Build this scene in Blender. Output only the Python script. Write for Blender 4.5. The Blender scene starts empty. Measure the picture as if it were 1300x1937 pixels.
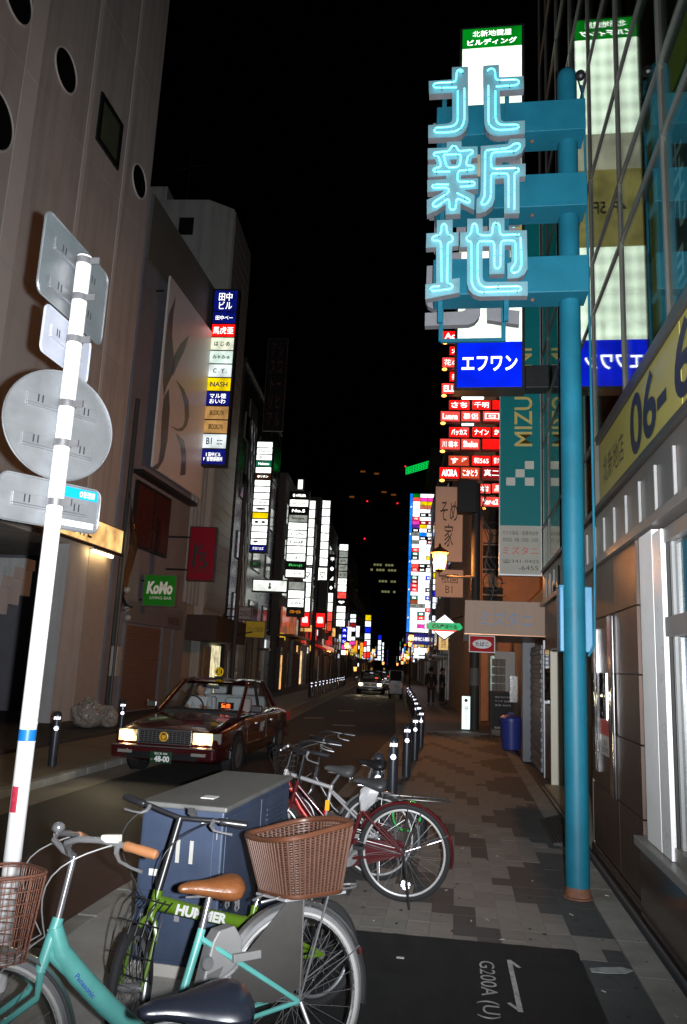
import bpy, bmesh, math, random
from mathutils import Vector, Matrix, noise
from mathutils.geometry import tessellate_polygon
random.seed(7)
V = Vector
sc = bpy.context.scene
# ------------------------------------------------------------------ camera
W0, H0, F = 1300.0, 1937.0, 1450.0            # photograph size and focal length in its pixels
PITCH, ROLL, YAW, CH = math.radians(11.2), math.radians(2.6), math.radians(8.778), 1.7
fw = V((-math.sin(YAW)*math.cos(PITCH), math.cos(YAW)*math.cos(PITCH), math.sin(PITCH)))
r0 = V((math.cos(YAW), math.sin(YAW), 0)); u0 = r0.cross(fw)
cup = u0*math.cos(ROLL) - r0*math.sin(ROLL); crt = r0*math.cos(ROLL) + u0*math.sin(ROLL)
cam = bpy.data.cameras.new('camera'); camo = bpy.data.objects.new('camera', cam)
sc.collection.objects.link(camo)
cam.sensor_fit = 'VERTICAL'; cam.sensor_height = 24.0; cam.lens = 24.0*F/H0
cam.clip_start = .05; cam.clip_end = 2000
CP = V((0, 0, CH))
camo.matrix_world = Matrix(((crt.x, cup.x, -fw.x, 0), (crt.y, cup.y, -fw.y, 0), (crt.z, cup.z, -fw.z, CH), (0, 0, 0, 1)))
sc.camera = camo
# ------------------------------------------------------------------ night sky
w = bpy.data.worlds.new('World'); sc.world = w; w.use_nodes = True
nt = w.node_tree; sky = nt.nodes.new('ShaderNodeTexSky'); sky.sky_type = 'NISHITA'; sky.sun_disc = False
sky.sun_elevation = math.radians(-4); sky.sun_rotation = math.radians(200)
nt.links.new(sky.outputs[0], nt.nodes['Background'].inputs[0]); nt.nodes['Background'].inputs[1].default_value = 0.006
# ------------------------------------------------------------------ the photographer's flash, beside the lens
fl = bpy.data.lights.new('camera_flash', 'SPOT'); fl.energy = 4300; fl.color = (.95, .97, 1.0)
fl.spot_size = math.radians(99); fl.spot_blend = 1.0; fl.shadow_soft_size = .018
flo = bpy.data.objects.new('camera_flash', fl); sc.collection.objects.link(flo)
flo.matrix_world = Matrix.Translation(crt*.10) @ camo.matrix_world @ Matrix.Rotation(math.radians(8), 4, 'X')   # the flash head points a little higher than the lens
# ------------------------------------------------------------------ exposure
sc.view_settings.view_transform = 'Standard'; sc.view_settings.look = 'None'
sc.view_settings.exposure = 0; sc.view_settings.gamma = 1
sc.render.engine = 'CYCLES'; sc.cycles.use_denoising = True
sc.cycles.max_bounces = 8; sc.cycles.glossy_bounces = 6; sc.cycles.transparent_max_bounces = 16
sc.cycles.caustics_reflective = True; sc.cycles.sample_clamp_indirect = 6; sc.cycles.blur_glossy = .3
# ------------------------------------------------------------------ pixel of the photograph -> point of the place
def ray(px, py): return fw + crt*((px - W0/2)/F) + cup*((H0/2 - py)/F)
def g(px, py, z=0): d = ray(px, py); return CP + d*((z - CH)/d.z)
def aty(px, py, y): d = ray(px, py); return CP + d*(y/d.y)
def atx(px, py, x): d = ray(px, py); return CP + d*(x/d.x)
BEND = .08                                      # beyond y = 22 the street turns a little to the left
O2, T2, N2 = V((0, 22, 0)), V((-math.sin(BEND), math.cos(BEND), 0)), V((math.cos(BEND), math.sin(BEND), 0))
def bu(u, v, z=0): return O2 + N2*u + T2*v + V((0, 0, z))
def pl(px, py, P, n): d = ray(px, py); return CP + d*((P - CP).dot(n)/d.dot(n))
def atv(px, py, v): return pl(px, py, O2 + T2*v, T2)
X, Y, Z = V((1, 0, 0)), V((0, 1, 0)), V((0, 0, 1))
# ------------------------------------------------------------------ objects
col = sc.collection
WM = {}
def link(o, parent=None):
    col.objects.link(o)
    if parent: o.parent = parent
    return o
def tag(o, label=None, cat=None, group=None, kind=None):
    if label: o['label'] = label
    if cat: o['category'] = cat
    if group: o['group'] = group
    if kind: o['kind'] = kind
    return o
def thing(name, label, cat, loc=(0, 0, 0), rz=0, group=None, mtx=None):
    o = bpy.data.objects.new(name, None); o.empty_display_size = .1
    m = mtx if mtx is not None else Matrix.Translation(V(loc)) @ Matrix.Rotation(rz, 4, 'Z')
    o.matrix_world = m; WM[o] = m.copy(); link(o)
    return tag(o, label, cat, group)
def dup(root, m, label=None, group=None, parent=None, swap=None):
    c = root.copy(); col.objects.link(c)
    if parent: c.parent = parent
    elif m is not None: c.matrix_world = m
    if label: c['label'] = label
    if group: c['group'] = group
    if swap and c.type == 'MESH' and c.data.materials and c.data.materials[0] in swap:
        mt = swap[c.data.materials[0]]
        c.data = c.data.copy(); c.data.materials[0] = mt
    for ch in root.children: dup(ch, None, parent=c, swap=swap)
    return c
class MB:
    def __init__(s): s.v = []; s.f = []
    def add(s, vs, fs):
        n = len(s.v); s.v += [V(p) for p in vs]; s.f += [tuple(i + n for i in f) for f in fs]; return s
    def box(s, x0, x1, y0, y1, z0, z1, m=None):
        p = [V((x, y, z)) for z in (z0, z1) for y in (y0, y1) for x in (x0, x1)]
        if m is not None: p = [m @ q for q in p]
        return s.add(p, [(0, 2, 3, 1), (4, 5, 7, 6), (0, 1, 5, 4), (2, 6, 7, 3), (0, 4, 6, 2), (1, 3, 7, 5)])
    def obox(s, o, a, b, c):                     # box from corner o along vectors a, b, c
        o, a, b, c = V(o), V(a), V(b), V(c)
        p = [o, o+a, o+b, o+a+b, o+c, o+a+c, o+b+c, o+a+b+c]
        fs = [(0, 2, 3, 1), (4, 5, 7, 6), (0, 1, 5, 4), (2, 6, 7, 3), (0, 4, 6, 2), (1, 3, 7, 5)]
        if a.cross(b).dot(c) < 0: fs = [f[::-1] for f in fs]
        return s.add(p, fs)
    def tube(s, pts, r, n=8, closed=False, caps=True):
        pts = [V(p) for p in pts]; k = len(pts)
        rs = r if isinstance(r, (list, tuple)) else [r]*k
        rings = []; ref = None
        for i, p in enumerate(pts):
            if closed: t = pts[(i+1) % k] - pts[i-1]
            else: t = pts[min(i+1, k-1)] - pts[max(i-1, 0)]
            if t.length < 1e-9: t = V((0, 0, 1))
            t.normalize()
            if ref is None: ref = t.orthogonal().normalized()
            ref = (ref - t*ref.dot(t))
            ref = ref.normalized() if ref.length > 1e-6 else t.orthogonal().normalized()
            b = t.cross(ref)
            rings.append([p + (ref*math.cos(2*math.pi*j/n) + b*math.sin(2*math.pi*j/n))*rs[i] for j in range(n)])
        vs = [q for rg in rings for q in rg]; fs = []
        for i in range(k if closed else k-1):
            a, b2 = i*n, ((i+1) % k)*n
            for j in range(n): fs.append((a+j, a+(j+1) % n, b2+(j+1) % n, b2+j))
        if caps and not closed: fs += [tuple(range(n))[::-1], tuple((k-1)*n + j for j in range(n))]
        return s.add(vs, fs)
    def cyl(s, a, b, r, r2=None, n=12): return s.tube([a, b], [r, r if r2 is None else r2], n)
    def prism(s, poly, o, ax, ay, d, holes=()):   # polygon in the plane (ax, ay) at o, thickened by d along ax x ay
        o, ax, ay = V(o), V(ax), V(ay); nn = ax.cross(ay).normalized()
        loops = [list(poly)] + [list(h) for h in holes]
        flat = [p for l in loops for p in l]; n = len(flat)
        tri = tessellate_polygon([[V((p[0], p[1], 0)) for p in l] for l in loops])
        vs = [o + ax*p[0] + ay*p[1] + nn*d for p in flat] + [o + ax*p[0] + ay*p[1] for p in flat]
        fs = []
        for t in tri:
            a, b, c = [flat[i] for i in t]
            if (b[0]-a[0])*(c[1]-a[1]) - (b[1]-a[1])*(c[0]-a[0]) < 0: t = t[::-1]
            fs.append(tuple(t)); fs.append(tuple(i + n for i in t[::-1]))
        k = 0
        for li, l in enumerate(loops):
            m = len(l); ar = sum(l[i][0]*l[(i+1) % m][1] - l[(i+1) % m][0]*l[i][1] for i in range(m))
            fl_ = (ar < 0) != (li > 0)
            for i in range(m):
                a, b = k+i, k+(i+1) % m
                fs.append((a, b, b+n, a+n) if fl_ else (b, a, a+n, b+n))
            k += m
        return s.add(vs, fs)
    def lathe(s, prof, o=(0, 0, 0), axis=Z, n=20):
        o, axis = V(o), V(axis).normalized(); a = axis.orthogonal().normalized(); b = axis.cross(a)
        vs = [o + axis*h + (a*math.cos(2*math.pi*j/n) + b*math.sin(2*math.pi*j/n))*r for r, h in prof for j in range(n)]
        fs = [(i*n+j, i*n+(j+1) % n, (i+1)*n+(j+1) % n, (i+1)*n+j) for i in range(len(prof)-1) for j in range(n)]
        return s.add(vs, fs)
    def ball(s, c, r, n=12, m=8, sx=1, sy=1, sz=1):
        c = V(c); prof = [(math.sin(math.pi*i/m), -math.cos(math.pi*i/m)) for i in range(m+1)]
        vs = [c + V((p[0]*math.cos(2*math.pi*j/n)*r*sx, p[0]*math.sin(2*math.pi*j/n)*r*sy, p[1]*r*sz)) for p in prof for j in range(n)]
        fs = [(i*n+j, i*n+(j+1) % n, (i+1)*n+(j+1) % n, (i+1)*n+j) for i in range(m) for j in range(n)]
        return s.add(vs, fs)
    def ring(s, c, axis, R, r, n=40, k=8, sq=1):
        c, axis = V(c), V(axis).normalized(); a = axis.orthogonal().normalized(); b = axis.cross(a)
        vs = []; fs = []
        for i in range(n):
            t = 2*math.pi*i/n; d = a*math.cos(t) + b*math.sin(t)
            for j in range(k):
                p = 2*math.pi*j/k; vs.append(c + d*(R + r*math.cos(p)) + axis*(r*sq*math.sin(p)))
        for i in range(n):
            for j in range(k): fs.append((i*k+j, ((i+1) % n)*k+j, ((i+1) % n)*k+(j+1) % k, i*k+(j+1) % k))
        return s.add(vs, fs)
    def build(s, name, mat, parent=None, world=False, smooth=False, bevel=0, clean=False):
        vs = s.v
        if world and parent is not None:
            inv = WM[parent].inverted(); vs = [inv @ p for p in vs]
        me = bpy.data.meshes.new(name); me.from_pydata([tuple(p) for p in vs], [], s.f)
        if clean:
            bm = bmesh.new(); bm.from_mesh(me); bmesh.ops.remove_doubles(bm, verts=bm.verts, dist=1e-5)
            bmesh.ops.recalc_face_normals(bm, faces=bm.faces); bm.to_mesh(me); bm.free()
        me.materials.append(mat)
        if smooth:
            me.polygons.foreach_set('use_smooth', [True]*len(me.polygons)); me.set_sharp_from_angle(angle=math.radians(38))
        me.update()
        o = bpy.data.objects.new(name, me); link(o, parent)
        WM[o] = WM[parent].copy() if parent is not None else Matrix.Identity(4)
        if bevel:
            b = o.modifiers.new('bevel', 'BEVEL'); b.width = bevel; b.segments = 2; b.limit_method = 'ANGLE'
        return o
def struct(name, mb, mat, **k):
    return tag(mb.build(name, mat, **k), kind='structure')
# ------------------------------------------------------------------ materials
def lin(c): return tuple((x/255/12.92 if x <= 10 else ((x/255+.055)/1.055)**2.4) for x in c)
MT = {}
def M(name, c, rough=.5, metal=0, var=.12, scale=6, bump=0, bscale=60, emit=0, ecol=None, coat=0, spec=.5, stain=0, srgb=False, streak=0):
    if name in MT: return MT[name]
    if srgb: c = lin(c)
    m = bpy.data.materials.new(name); m.use_nodes = True; MT[name] = m
    nt = m.node_tree; b = nt.nodes['Principled BSDF']; L = nt.links.new; N = nt.nodes.new
    b.inputs['Roughness'].default_value = rough; b.inputs['Metallic'].default_value = metal
    b.inputs['Base Color'].default_value = (*c, 1); b.inputs['Coat Weight'].default_value = coat
    b.inputs['Coat Roughness'].default_value = .05; b.inputs['Specular IOR Level'].default_value = spec
    if emit:
        b.inputs['Emission Color'].default_value = (*(ecol or c), 1); b.inputs['Emission Strength'].default_value = emit
    if var or bump or stain:
        tc = N('ShaderNodeTexCoord'); out = tc.outputs['Object']
    if var:
        n1 = N('ShaderNodeTexNoise'); n1.inputs['Scale'].default_value = scale; n1.inputs['Detail'].default_value = 8; n1.inputs['Roughness'].default_value = .65
        L(out, n1.inputs['Vector']); mr = N('ShaderNodeMapRange'); mr.inputs[1].default_value = .25; mr.inputs[2].default_value = .75
        mr.inputs[3].default_value = 1 - var; mr.inputs[4].default_value = 1 + var; L(n1.outputs['Fac'], mr.inputs[0])
        mx = N('ShaderNodeMix'); mx.data_type = 'RGBA'; mx.blend_type = 'MULTIPLY'; mx.inputs[0].default_value = 1
        mx.inputs[6].default_value = (*c, 1); cb = N('ShaderNodeCombineColor')
        for i in range(3): L(mr.outputs[0], cb.inputs[i])
        L(cb.outputs[0], mx.inputs[7]); last = mx.outputs[2]
        if stain:
            n2 = N('ShaderNodeTexNoise'); n2.inputs['Scale'].default_value = scale*.35; n2.inputs['Detail'].default_value = 10
            L(out, n2.inputs['Vector']); rp = N('ShaderNodeMapRange'); rp.inputs[1].default_value = .52; rp.inputs[2].default_value = .7
            rp.inputs[4].default_value = stain; L(n2.outputs['Fac'], rp.inputs[0])
            m2 = N('ShaderNodeMix'); m2.data_type = 'RGBA'; L(rp.outputs[0], m2.inputs[0]); L(last, m2.inputs[6])
            m2.inputs[7].default_value = (c[0]*.3, c[1]*.28, c[2]*.25, 1); last = m2.outputs[2]
        if streak:      # rain marks running down the surface
            mp = N('ShaderNodeMapping'); mp.inputs['Scale'].default_value = (3.2, 3.2, .16); L(out, mp.inputs[0]); n4 = N('ShaderNodeTexNoise'); n4.inputs['Scale'].default_value = 1.0; n4.inputs['Detail'].default_value = 9; n4.inputs['Roughness'].default_value = .7
            L(mp.outputs[0], n4.inputs['Vector']); r4 = N('ShaderNodeMapRange'); r4.inputs[1].default_value = .48; r4.inputs[2].default_value = .72; r4.inputs[4].default_value = streak; L(n4.outputs['Fac'], r4.inputs[0])
            m4 = N('ShaderNodeMix'); m4.data_type = 'RGBA'; L(r4.outputs[0], m4.inputs[0]); L(last, m4.inputs[6]); m4.inputs[7].default_value = (c[0]*.35, c[1]*.34, c[2]*.32, 1); last = m4.outputs[2]
        L(last, b.inputs['Base Color'])
        rr = N('ShaderNodeMapRange'); rr.inputs[3].default_value = max(.02, rough - .12); rr.inputs[4].default_value = min(1, rough + .12)
        L(n1.outputs['Fac'], rr.inputs[0]); L(rr.outputs[0], b.inputs['Roughness'])
    if bump:
        n3 = N('ShaderNodeTexNoise'); n3.inputs['Scale'].default_value = bscale; n3.inputs['Detail'].default_value = 6
        L(out, n3.inputs['Vector']); bp = N('ShaderNodeBump'); bp.inputs['Strength'].default_value = bump; bp.inputs['Distance'].default_value = .01
        L(n3.outputs['Fac'], bp.inputs['Height']); L(bp.outputs[0], b.inputs['Normal'])
    return m
def EM(name, c, s, srgb=True, uneven=.38, scale=2.2):   # a back-lit acrylic face; the tubes behind it shine a little unevenly
    if name in MT: return MT[name]
    if srgb: c = lin(c)
    m = M(name, tuple(min(.8, x*.6) for x in c), .25, var=0); nt = m.node_tree; b = nt.nodes['Principled BSDF']
    b.inputs['Emission Color'].default_value = (*c, 1); b.inputs['Emission Strength'].default_value = s
    if uneven:
        N = nt.nodes.new; tc = N('ShaderNodeTexCoord'); n1 = N('ShaderNodeTexNoise'); n1.inputs['Scale'].default_value = scale
        mr = N('ShaderNodeMapRange'); mr.inputs[1].default_value = .3; mr.inputs[2].default_value = .7
        mr.inputs[3].default_value = s*(1-uneven); mr.inputs[4].default_value = s*(1+uneven)
        nt.links.new(tc.outputs['Object'], n1.inputs['Vector']); nt.links.new(n1.outputs['Fac'], mr.inputs[0]); nt.links.new(mr.outputs[0], b.inputs['Emission Strength'])
    return m
def glassmat(name, tint=(.75, .8, .8), rough=.02, ior=1.5, gl=(1, 1, 1)):
    if name in MT: return MT[name]
    m = bpy.data.materials.new(name); m.use_nodes = True; MT[name] = m; nt = m.node_tree
    nt.nodes.remove(nt.nodes['Principled BSDF']); N = nt.nodes.new; L = nt.links.new
    t = N('ShaderNodeBsdfTransparent'); t.inputs[0].default_value = (*tint, 1); gs = N('ShaderNodeBsdfGlossy'); gs.inputs[0].default_value = (*gl, 1)
    gs.inputs['Roughness'].default_value = rough; fr = N('ShaderNodeFresnel'); ge = N('ShaderNodeNewGeometry'); mi = N('ShaderNodeMapRange')   # thin pane: the same from both sides
    mi.inputs[3].default_value = ior; mi.inputs[4].default_value = 1/ior; L(ge.outputs['Backfacing'], mi.inputs[0]); L(mi.outputs[0], fr.inputs[0])
    mx = N('ShaderNodeMixShader'); L(fr.outputs[0], mx.inputs[0]); L(t.outputs[0], mx.inputs[1]); L(gs.outputs[0], mx.inputs[2])
    L(mx.outputs[0], nt.nodes['Material Output'].inputs[0]); return m
steel = M('steel', (.24, .24, .25), .36, .65, .1, 20)
chrome = M('chrome', (.30, .30, .31), .2, .75, .08, 20)
alu = M('aluminium', (.30, .315, .33), .45, .75, .12, 5, stain=.15)
black = M('black_plastic', (.012, .012, .014), .35, 0, .2, 30)
rubber = M('rubber', (.010, .010, .011), .85, 0, .25, 30)
dark = M('dark_metal', (.02, .02, .022), .5, .3, .2, 10)
white = M('white_paint', (.55, .55, .56), .5, 0, .05, 8, stain=.08)
retro_m = M('retroreflector', (.9, .9, .95), .07, 1, 0)
letter_w = EM('lit_white_letter', (255, 255, 250), 2.2, uneven=0)
print_k = M('print_black', (.02, .02, .025), .5, var=0)
print_w = M('print_white', (.7, .7, .68), .5, var=0)
glass = glassmat('window_glass')
glass_dark = glassmat('smoked_glass', (.25, .27, .27), .03)
# ------------------------------------------------------------------ lettering and signs
def text(s, parent, c, right, up, wd, ht, mat, name='lettering', bold=None, thick=.004, shear=0, lines=1.0, res=2, lift=0):
    if bold is None: bold = .0 if any(0x3400 < ord(q) < 0xa000 for q in s) else .022
    cu = bpy.data.curves.new('t', 'FONT'); cu.body = s; cu.size = 1; cu.resolution_u = max(res, 4 if ord(max(s)) < 256 else 2); cu.offset = bold; cu.shear = shear
    cu.align_x = 'CENTER'; cu.space_line = lines; cu.fill_mode = 'FRONT'
    ob = bpy.data.objects.new('t', cu); me = bpy.data.meshes.new_from_object(ob)
    right, up = V(right).normalized(), V(up).normalized(); nn = right.cross(up)
    if len(me.vertices):
        xs = [v.co.x for v in me.vertices]; ys = [v.co.y for v in me.vertices]
        x0, x1, y0, y1 = min(xs), max(xs), min(ys), max(ys)
        sx = wd/max(1e-4, x1-x0); sy = ht/max(1e-4, y1-y0)
        inv = WM[parent].inverted()
        for v in me.vertices:
            p = V(c) + right*((v.co.x-(x0+x1)/2)*sx) + up*((v.co.y-(y0+y1)/2)*sy) + nn*(thick + lift)
            v.co = inv @ p
    me.materials.clear(); me.materials.append(mat); me.name = name
    bpy.data.objects.remove(ob); bpy.data.curves.remove(cu)
    o = bpy.data.objects.new(name, me); link(o, parent); WM[o] = WM[parent].copy(); return o
def plate(parent, o, right, up, wd, ht, d, mat, name='panel', bevel=0):     # a slab whose front face starts at o (lower left) and looks along right x up
    nn = V(right).normalized().cross(V(up).normalized())
    return MB().obox(V(o) - nn*d, V(right).normalized()*wd, V(up).normalized()*ht, nn*d).build(name, mat, parent, world=True, bevel=bevel)
case_m = M('sign_case', (.03, .03, .034), .4, .4, .2, 8)
def lightbox(name, label, o, right, wd, ht, depth, cells, group=None, gap=.02, border=.05, case=None, cat='sign', up=Z):
    # o lower left of the front; cells (x0, x1, y0, y1 in 0..1, material, text, text material, wfrac, hfrac)
    right = V(right).normalized(); nn = right.cross(up)
    t = thing(name, label, cat, V(o) + right*wd/2, group=group)
    plate(t, V(o) - nn*.012, right, up, wd, ht, depth, case or case_m, 'case')
    iw, ih = wd - 2*border, ht - 2*border
    for cl in cells:
        x0, x1, y0, y1, m = cl[:5]; p = V(o) + right*(border + iw*x0 + gap/2) + up*(border + ih*y0 + gap/2)
        cw, chh = iw*(x1-x0) - gap, ih*(y1-y0) - gap
        pn = plate(t, p, right, up, cw, chh, .03, m)
        if len(cl) > 5 and cl[5]:
            wf = cl[7] if len(cl) > 7 else .8; hf = cl[8] if len(cl) > 8 else .6
            cx = cl[9] if len(cl) > 9 else .5; cy = cl[10] if len(cl) > 10 else .5
            text(cl[5], pn, p + right*cw*cx + up*chh*cy, right, up, cw*wf, chh*hf, cl[6])
            for ex in cl[11:]: text(ex[0], pn, p + right*cw*ex[4] + up*chh*ex[5], right, up, cw*ex[2], chh*ex[3], ex[1])
    return t
def retro(parent, c, face, wd, ht, s, round_=False, name='reflector', world=True):   # prismatic reflector: a field of cube corners
    face = V(face).normalized(); q = V((1, 1, 1)).normalized().rotation_difference(face)
    e = [q @ V(a) for a in ((1, 0, 0), (0, 1, 0), (0, 0, 1))]
    rt = Z.cross(face).normalized() if abs(face.z) < .95 else X; upv = face.cross(rt)
    mb = MB(); n = int(max(wd, ht)/s)+2
    for i in range(-n, n+1):
        for j in range(-n, n+1):
            k = -i-j; d = (e[0]*i + e[1]*j + e[2]*k)*s; a, b = d.dot(rt), d.dot(upv)
            if (round_ and (a/wd)**2 + (b/ht)**2 <= .25) or (not round_ and abs(a) <= wd/2 and abs(b) <= ht/2):
                p = V(c) + d
                for x, y in ((0, 1), (1, 2), (2, 0)): mb.add([p, p+e[x]*s, p+(e[x]+e[y])*s, p+e[y]*s], [(0, 1, 2, 3)])
    return mb.build(name, retro_m, parent, world=world)
# ================================================================== THE SETTING
asphalt = M('asphalt', (.024, .022, .021), .8, 0, .3, 4, .5, 150, stain=.25)
asphalt_red = M('red_asphalt', (.085, .033, .027), .8, 0, .25, 4, .5, 150, stain=.3)
patch_m = M('asphalt_patch', (.016, .0165, .017), .85, 0, .35, 8, .8, 160, spec=.3, stain=.2)
concrete = M('concrete_paving', (.40, .385, .36), .8, 0, .2, 3, .3, 80, stain=.35)
kerb_m = M('kerb_stone', (.30, .29, .27), .75, 0, .2, 5, .3, 60, stain=.3)
gutter_m = M('gutter_concrete', (.22, .2, .17), .8, 0, .2, 4, .3, 60, stain=.3)
pav_l = [M('paver_light_%d' % i, c, .72, 0, .18, 9, .3, 90, stain=.18) for i, c in enumerate(((.22, .203, .184), (.198, .184, .168), (.24, .217, .195)))]
pav_d = [M('paver_dark_%d' % i, c, .72, 0, .2, 9, .3, 90, stain=.2) for i, c in enumerate(((.07, .07, .07), (.062, .062, .063)))]
mortar = M('paving_bed', (.075, .07, .066), .9, 0, .2, 10)
paint_w = M('road_paint', (.42, .42, .41), .8, 0, .4, 26, .4, 120, stain=.75)
struct('ground', MB().box(-400, 400, -60, 700, -.2, -.14), M('far_ground', (.05, .05, .05), .9))
road = MB()
road.add([(-14, -12, -.1), (4, -12, -.1), bu(4, 0, -.1), bu(-14, 0, -.1), bu(4, 330, -.1), bu(-14, 330, -.1)], [(0, 1, 2, 3), (3, 2, 4, 5)])
struct('road', road, asphalt)
struct('road_patch', MB().box(-3.75, -2.5, 2, 7.6, -.099, -.094), asphalt_red)
KR = [(-2.47, 1.5), (-2.47, 6.2), (-2.3, 7.0), (-1.85, 8.1), (-1.42, 9.5), (-1.22, 11), (-1.15, 14), (-1.15, 21.9)]
def interp(y):
    for a, b in zip(KR, KR[1:]):
        if a[1] <= y <= b[1]: t = (y-a[1])/(b[1]-a[1]); return a[0]+(b[0]-a[0])*t
    return KR[-1][0]
side = MB().prism([(x+.15, y) for x, y in KR] + [(1.9, 21.9), (1.9, 1.5)], (0, 0, -.13), X, Y, .115)
sw = struct('sidewalk', side, mortar); WM[sw] = Matrix.Identity(4)
MB().prism([(x+.152, y) for x, y in KR[:6]] + [(-1.087, 11), (-1.087, 1.5)], (0, 0, -.0149), X, Y, .0149).build('concrete_slab', concrete, sw)
# kerb stones
yk = 1.6
kp = []
while yk < 21.6:
    a, b = V((interp(yk), yk, 0)), V((interp(yk+.59), yk+.59, 0)); d = (b-a).normalized()*.592; n = V((d.y, -d.x, 0)).normalized()*.145
    kp.append(MB().obox(a+V((0, 0, -.13)), d, n, V((0, 0, .13))).build('kerb_stone', kerb_m, sw, bevel=.012)); yk += .6
# pavers
def paver_dark(x, y, i):
    k = 2.745
    if x < .31:
        top = 5.69 - .42*(i-1); ph = (top - y) % k
        if x < -.47: ph = (5.69 - .42*(-4-1) - .42*(-4-i) - y) % k
        return ph < .70
    ph = ((y - 6.9 + k/2) % k) - k/2
    return abs(ph) < {2: .14, 3: .54, 4: .86, 5: 1.1, 6: 1.25}.get(i, .14)
CW, CL = .155, .2175
cells = []
for i in range(-7, 7):
    x0 = i*CW; x1 = min(x0+CW, 1.055)
    for j in range(0, 90):
        y0 = 2.45 + j*CL
        if y0 > 21.6: continue
        if y0 < 5.2 and x0 < .77: continue
        cells.append((x0, x1, y0, y0+CL, i))
cells.sort(key=lambda c: c[2])
vis = [c for c in cells if c[2] > 4.2]
near = vis[:300]; rest = [c for c in cells if c not in set(near)]
pmesh = {}
for x0, x1, y0, y1, i in near:
    dk = paver_dark(x0+.05, (y0+y1)/2, i); m = random.choice(pav_d if dk else pav_l)
    key = (round(x1-x0, 3), m.name, random.randrange(3))
    if key not in pmesh:
        o = MB().box(.0008, x1-x0-.0008, .0008, CL-.0008, -.014, .0004*key[2]).build('paver', m, sw); pmesh[key] = o.data
    else:
        o = bpy.data.objects.new('paver', pmesh[key]); link(o, sw)
    o.location = (x0, y0, 0)
for nm, sel, ms in (('paver_field', False, pav_l[0]), ('paver_field', True, pav_d[0])):
    mb = MB()
    for x0, x1, y0, y1, i in rest:
        if paver_dark(x0+.05, (y0+y1)/2, i) == sel: h = random.random()*.0008; mb.box(x0+.0008, x1-.0008, y0+.0008, y1-.0008, -.014, h)
    tag(mb.build(nm, ms, sw), kind='stuff')
ap = MB().prism([(-1.083, 1.6), (.765, 1.6)] + [(.768 + .012*noise.noise(V((0, k*2.3, 0))) + .008*noise.noise(V((3, k*7.1, 0))), 1.7 + k*.06) for k in range(62)] + [(.755 - k*.04, 5.425 - .03*k/46 + .014*noise.noise(V((k*1.7, 5, 0))) + .012*noise.noise(V((k*5.3, 9, 0)))) for k in range(46)] + [(-1.083, 5.38)], (0, 0, -.0148), X, Y, .0174)
ap.build('asphalt_patch', patch_m, sw)
# border slabs along the wall and the gutter at its foot
for j in range(30):
    y0 = 2.6 + j*.62
    MB().box(1.062, 1.262, y0, y0+.618, -.0148, .001+.0006*(j % 3)).build('border_slab', M('border_stone', (.27, .26, .235), .75, 0, .22, 6, .3, 70, stain=.45), sw)
MB().box(1.266, 1.355, 2.6, 21.6, -.0148, -.008).build('wall_gutter', M('gutter_dark', (.03, .03, .03), .6), sw)
MB().box(1.300, 1.318, 3.2, 12.6, -.008, .012).build('gutter_rail', steel, sw)
# spray marks on the asphalt
pm = MB()
def stroke(mb, pts, wd, z=.0065):
    for a, b in zip(pts, pts[1:]):
        a, b = V((a[0], a[1], z)), V((b[0], b[1], z)); d = (b-a); n = V((-d.y, d.x, 0)).normalized()*wd/2; e = d.normalized()*wd*.3
        mb.add([a-n-e, b-n+e, b+n+e, a+n-e], [(0, 1, 2, 3)]); z += .0004
stroke(pm, [(.335, 5.12), (.345, 4.42)], .028); stroke(pm, [(.335, 5.12), (.385, 5.02)], .022, .0075); stroke(pm, [(.345, 4.42), (.295, 4.5)], .022, .0075)
pm.build('paint_arrow', paint_w, sw)
text('G200A (U)', sw, (.185, 4.68, .0025), (0, -1, 0), X, .78, .115, paint_w, 'paint_lettering', bold=0, thick=.004)
pm = MB().prism([(.80, 5.13), (.9, 5.17), (1.0, 5.20), (1.055, 5.16), (1.0, 5.1), (.88, 5.07), (.8, 5.07)], (0, 0, .0045), X, Y, .002)
pm.build('paint_blot', M('worn_paint', (.34, .35, .35), .8, 0, .4, 18, .4, 90, stain=.6), sw)
gum = MB(); rg_ = random.Random(5)
for k in range(150):
    x_, y_ = rg_.uniform(-1.0, 1.24), 4.2 + 11*rg_.random()**1.7; r_ = rg_.uniform(.006, .017); z_ = .0032
    if y_ < 5.47 and x_ < .8: continue
    gum.add([(x_ + r_*rg_.uniform(.7, 1.2)*math.cos(a*math.pi/4), y_ + r_*rg_.uniform(.8, 1.6)*math.sin(a*math.pi/4), z_) for a in range(8)], [tuple(range(8))])
tag(gum.build('gum_spots', M('old_gum', (.03, .029, .028), .8), sw), kind='stuff')
lit_ = MB()
for k in range(26):
    x_, y_ = rg_.uniform(-2.2, 1.2), rg_.uniform(3.4, 9); a_ = rg_.uniform(0, 3.14); m_ = Matrix.Translation(V((x_, y_, .006))) @ Matrix.Rotation(a_, 4, 'Z'); s_ = rg_.uniform(.008, .02)
    lit_.box(-s_, s_, -.004, .004, 0, .004, m_)
tag(lit_.build('litter', M('paper_litter', (.35, .33, .3), .8), sw), kind='stuff')
MB().box(-.33, -.285, 4.98, 5.0, .003, .008, Matrix.Rotation(.0, 4, 'Z')).build('paint_fleck', paint_w, sw)
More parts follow.
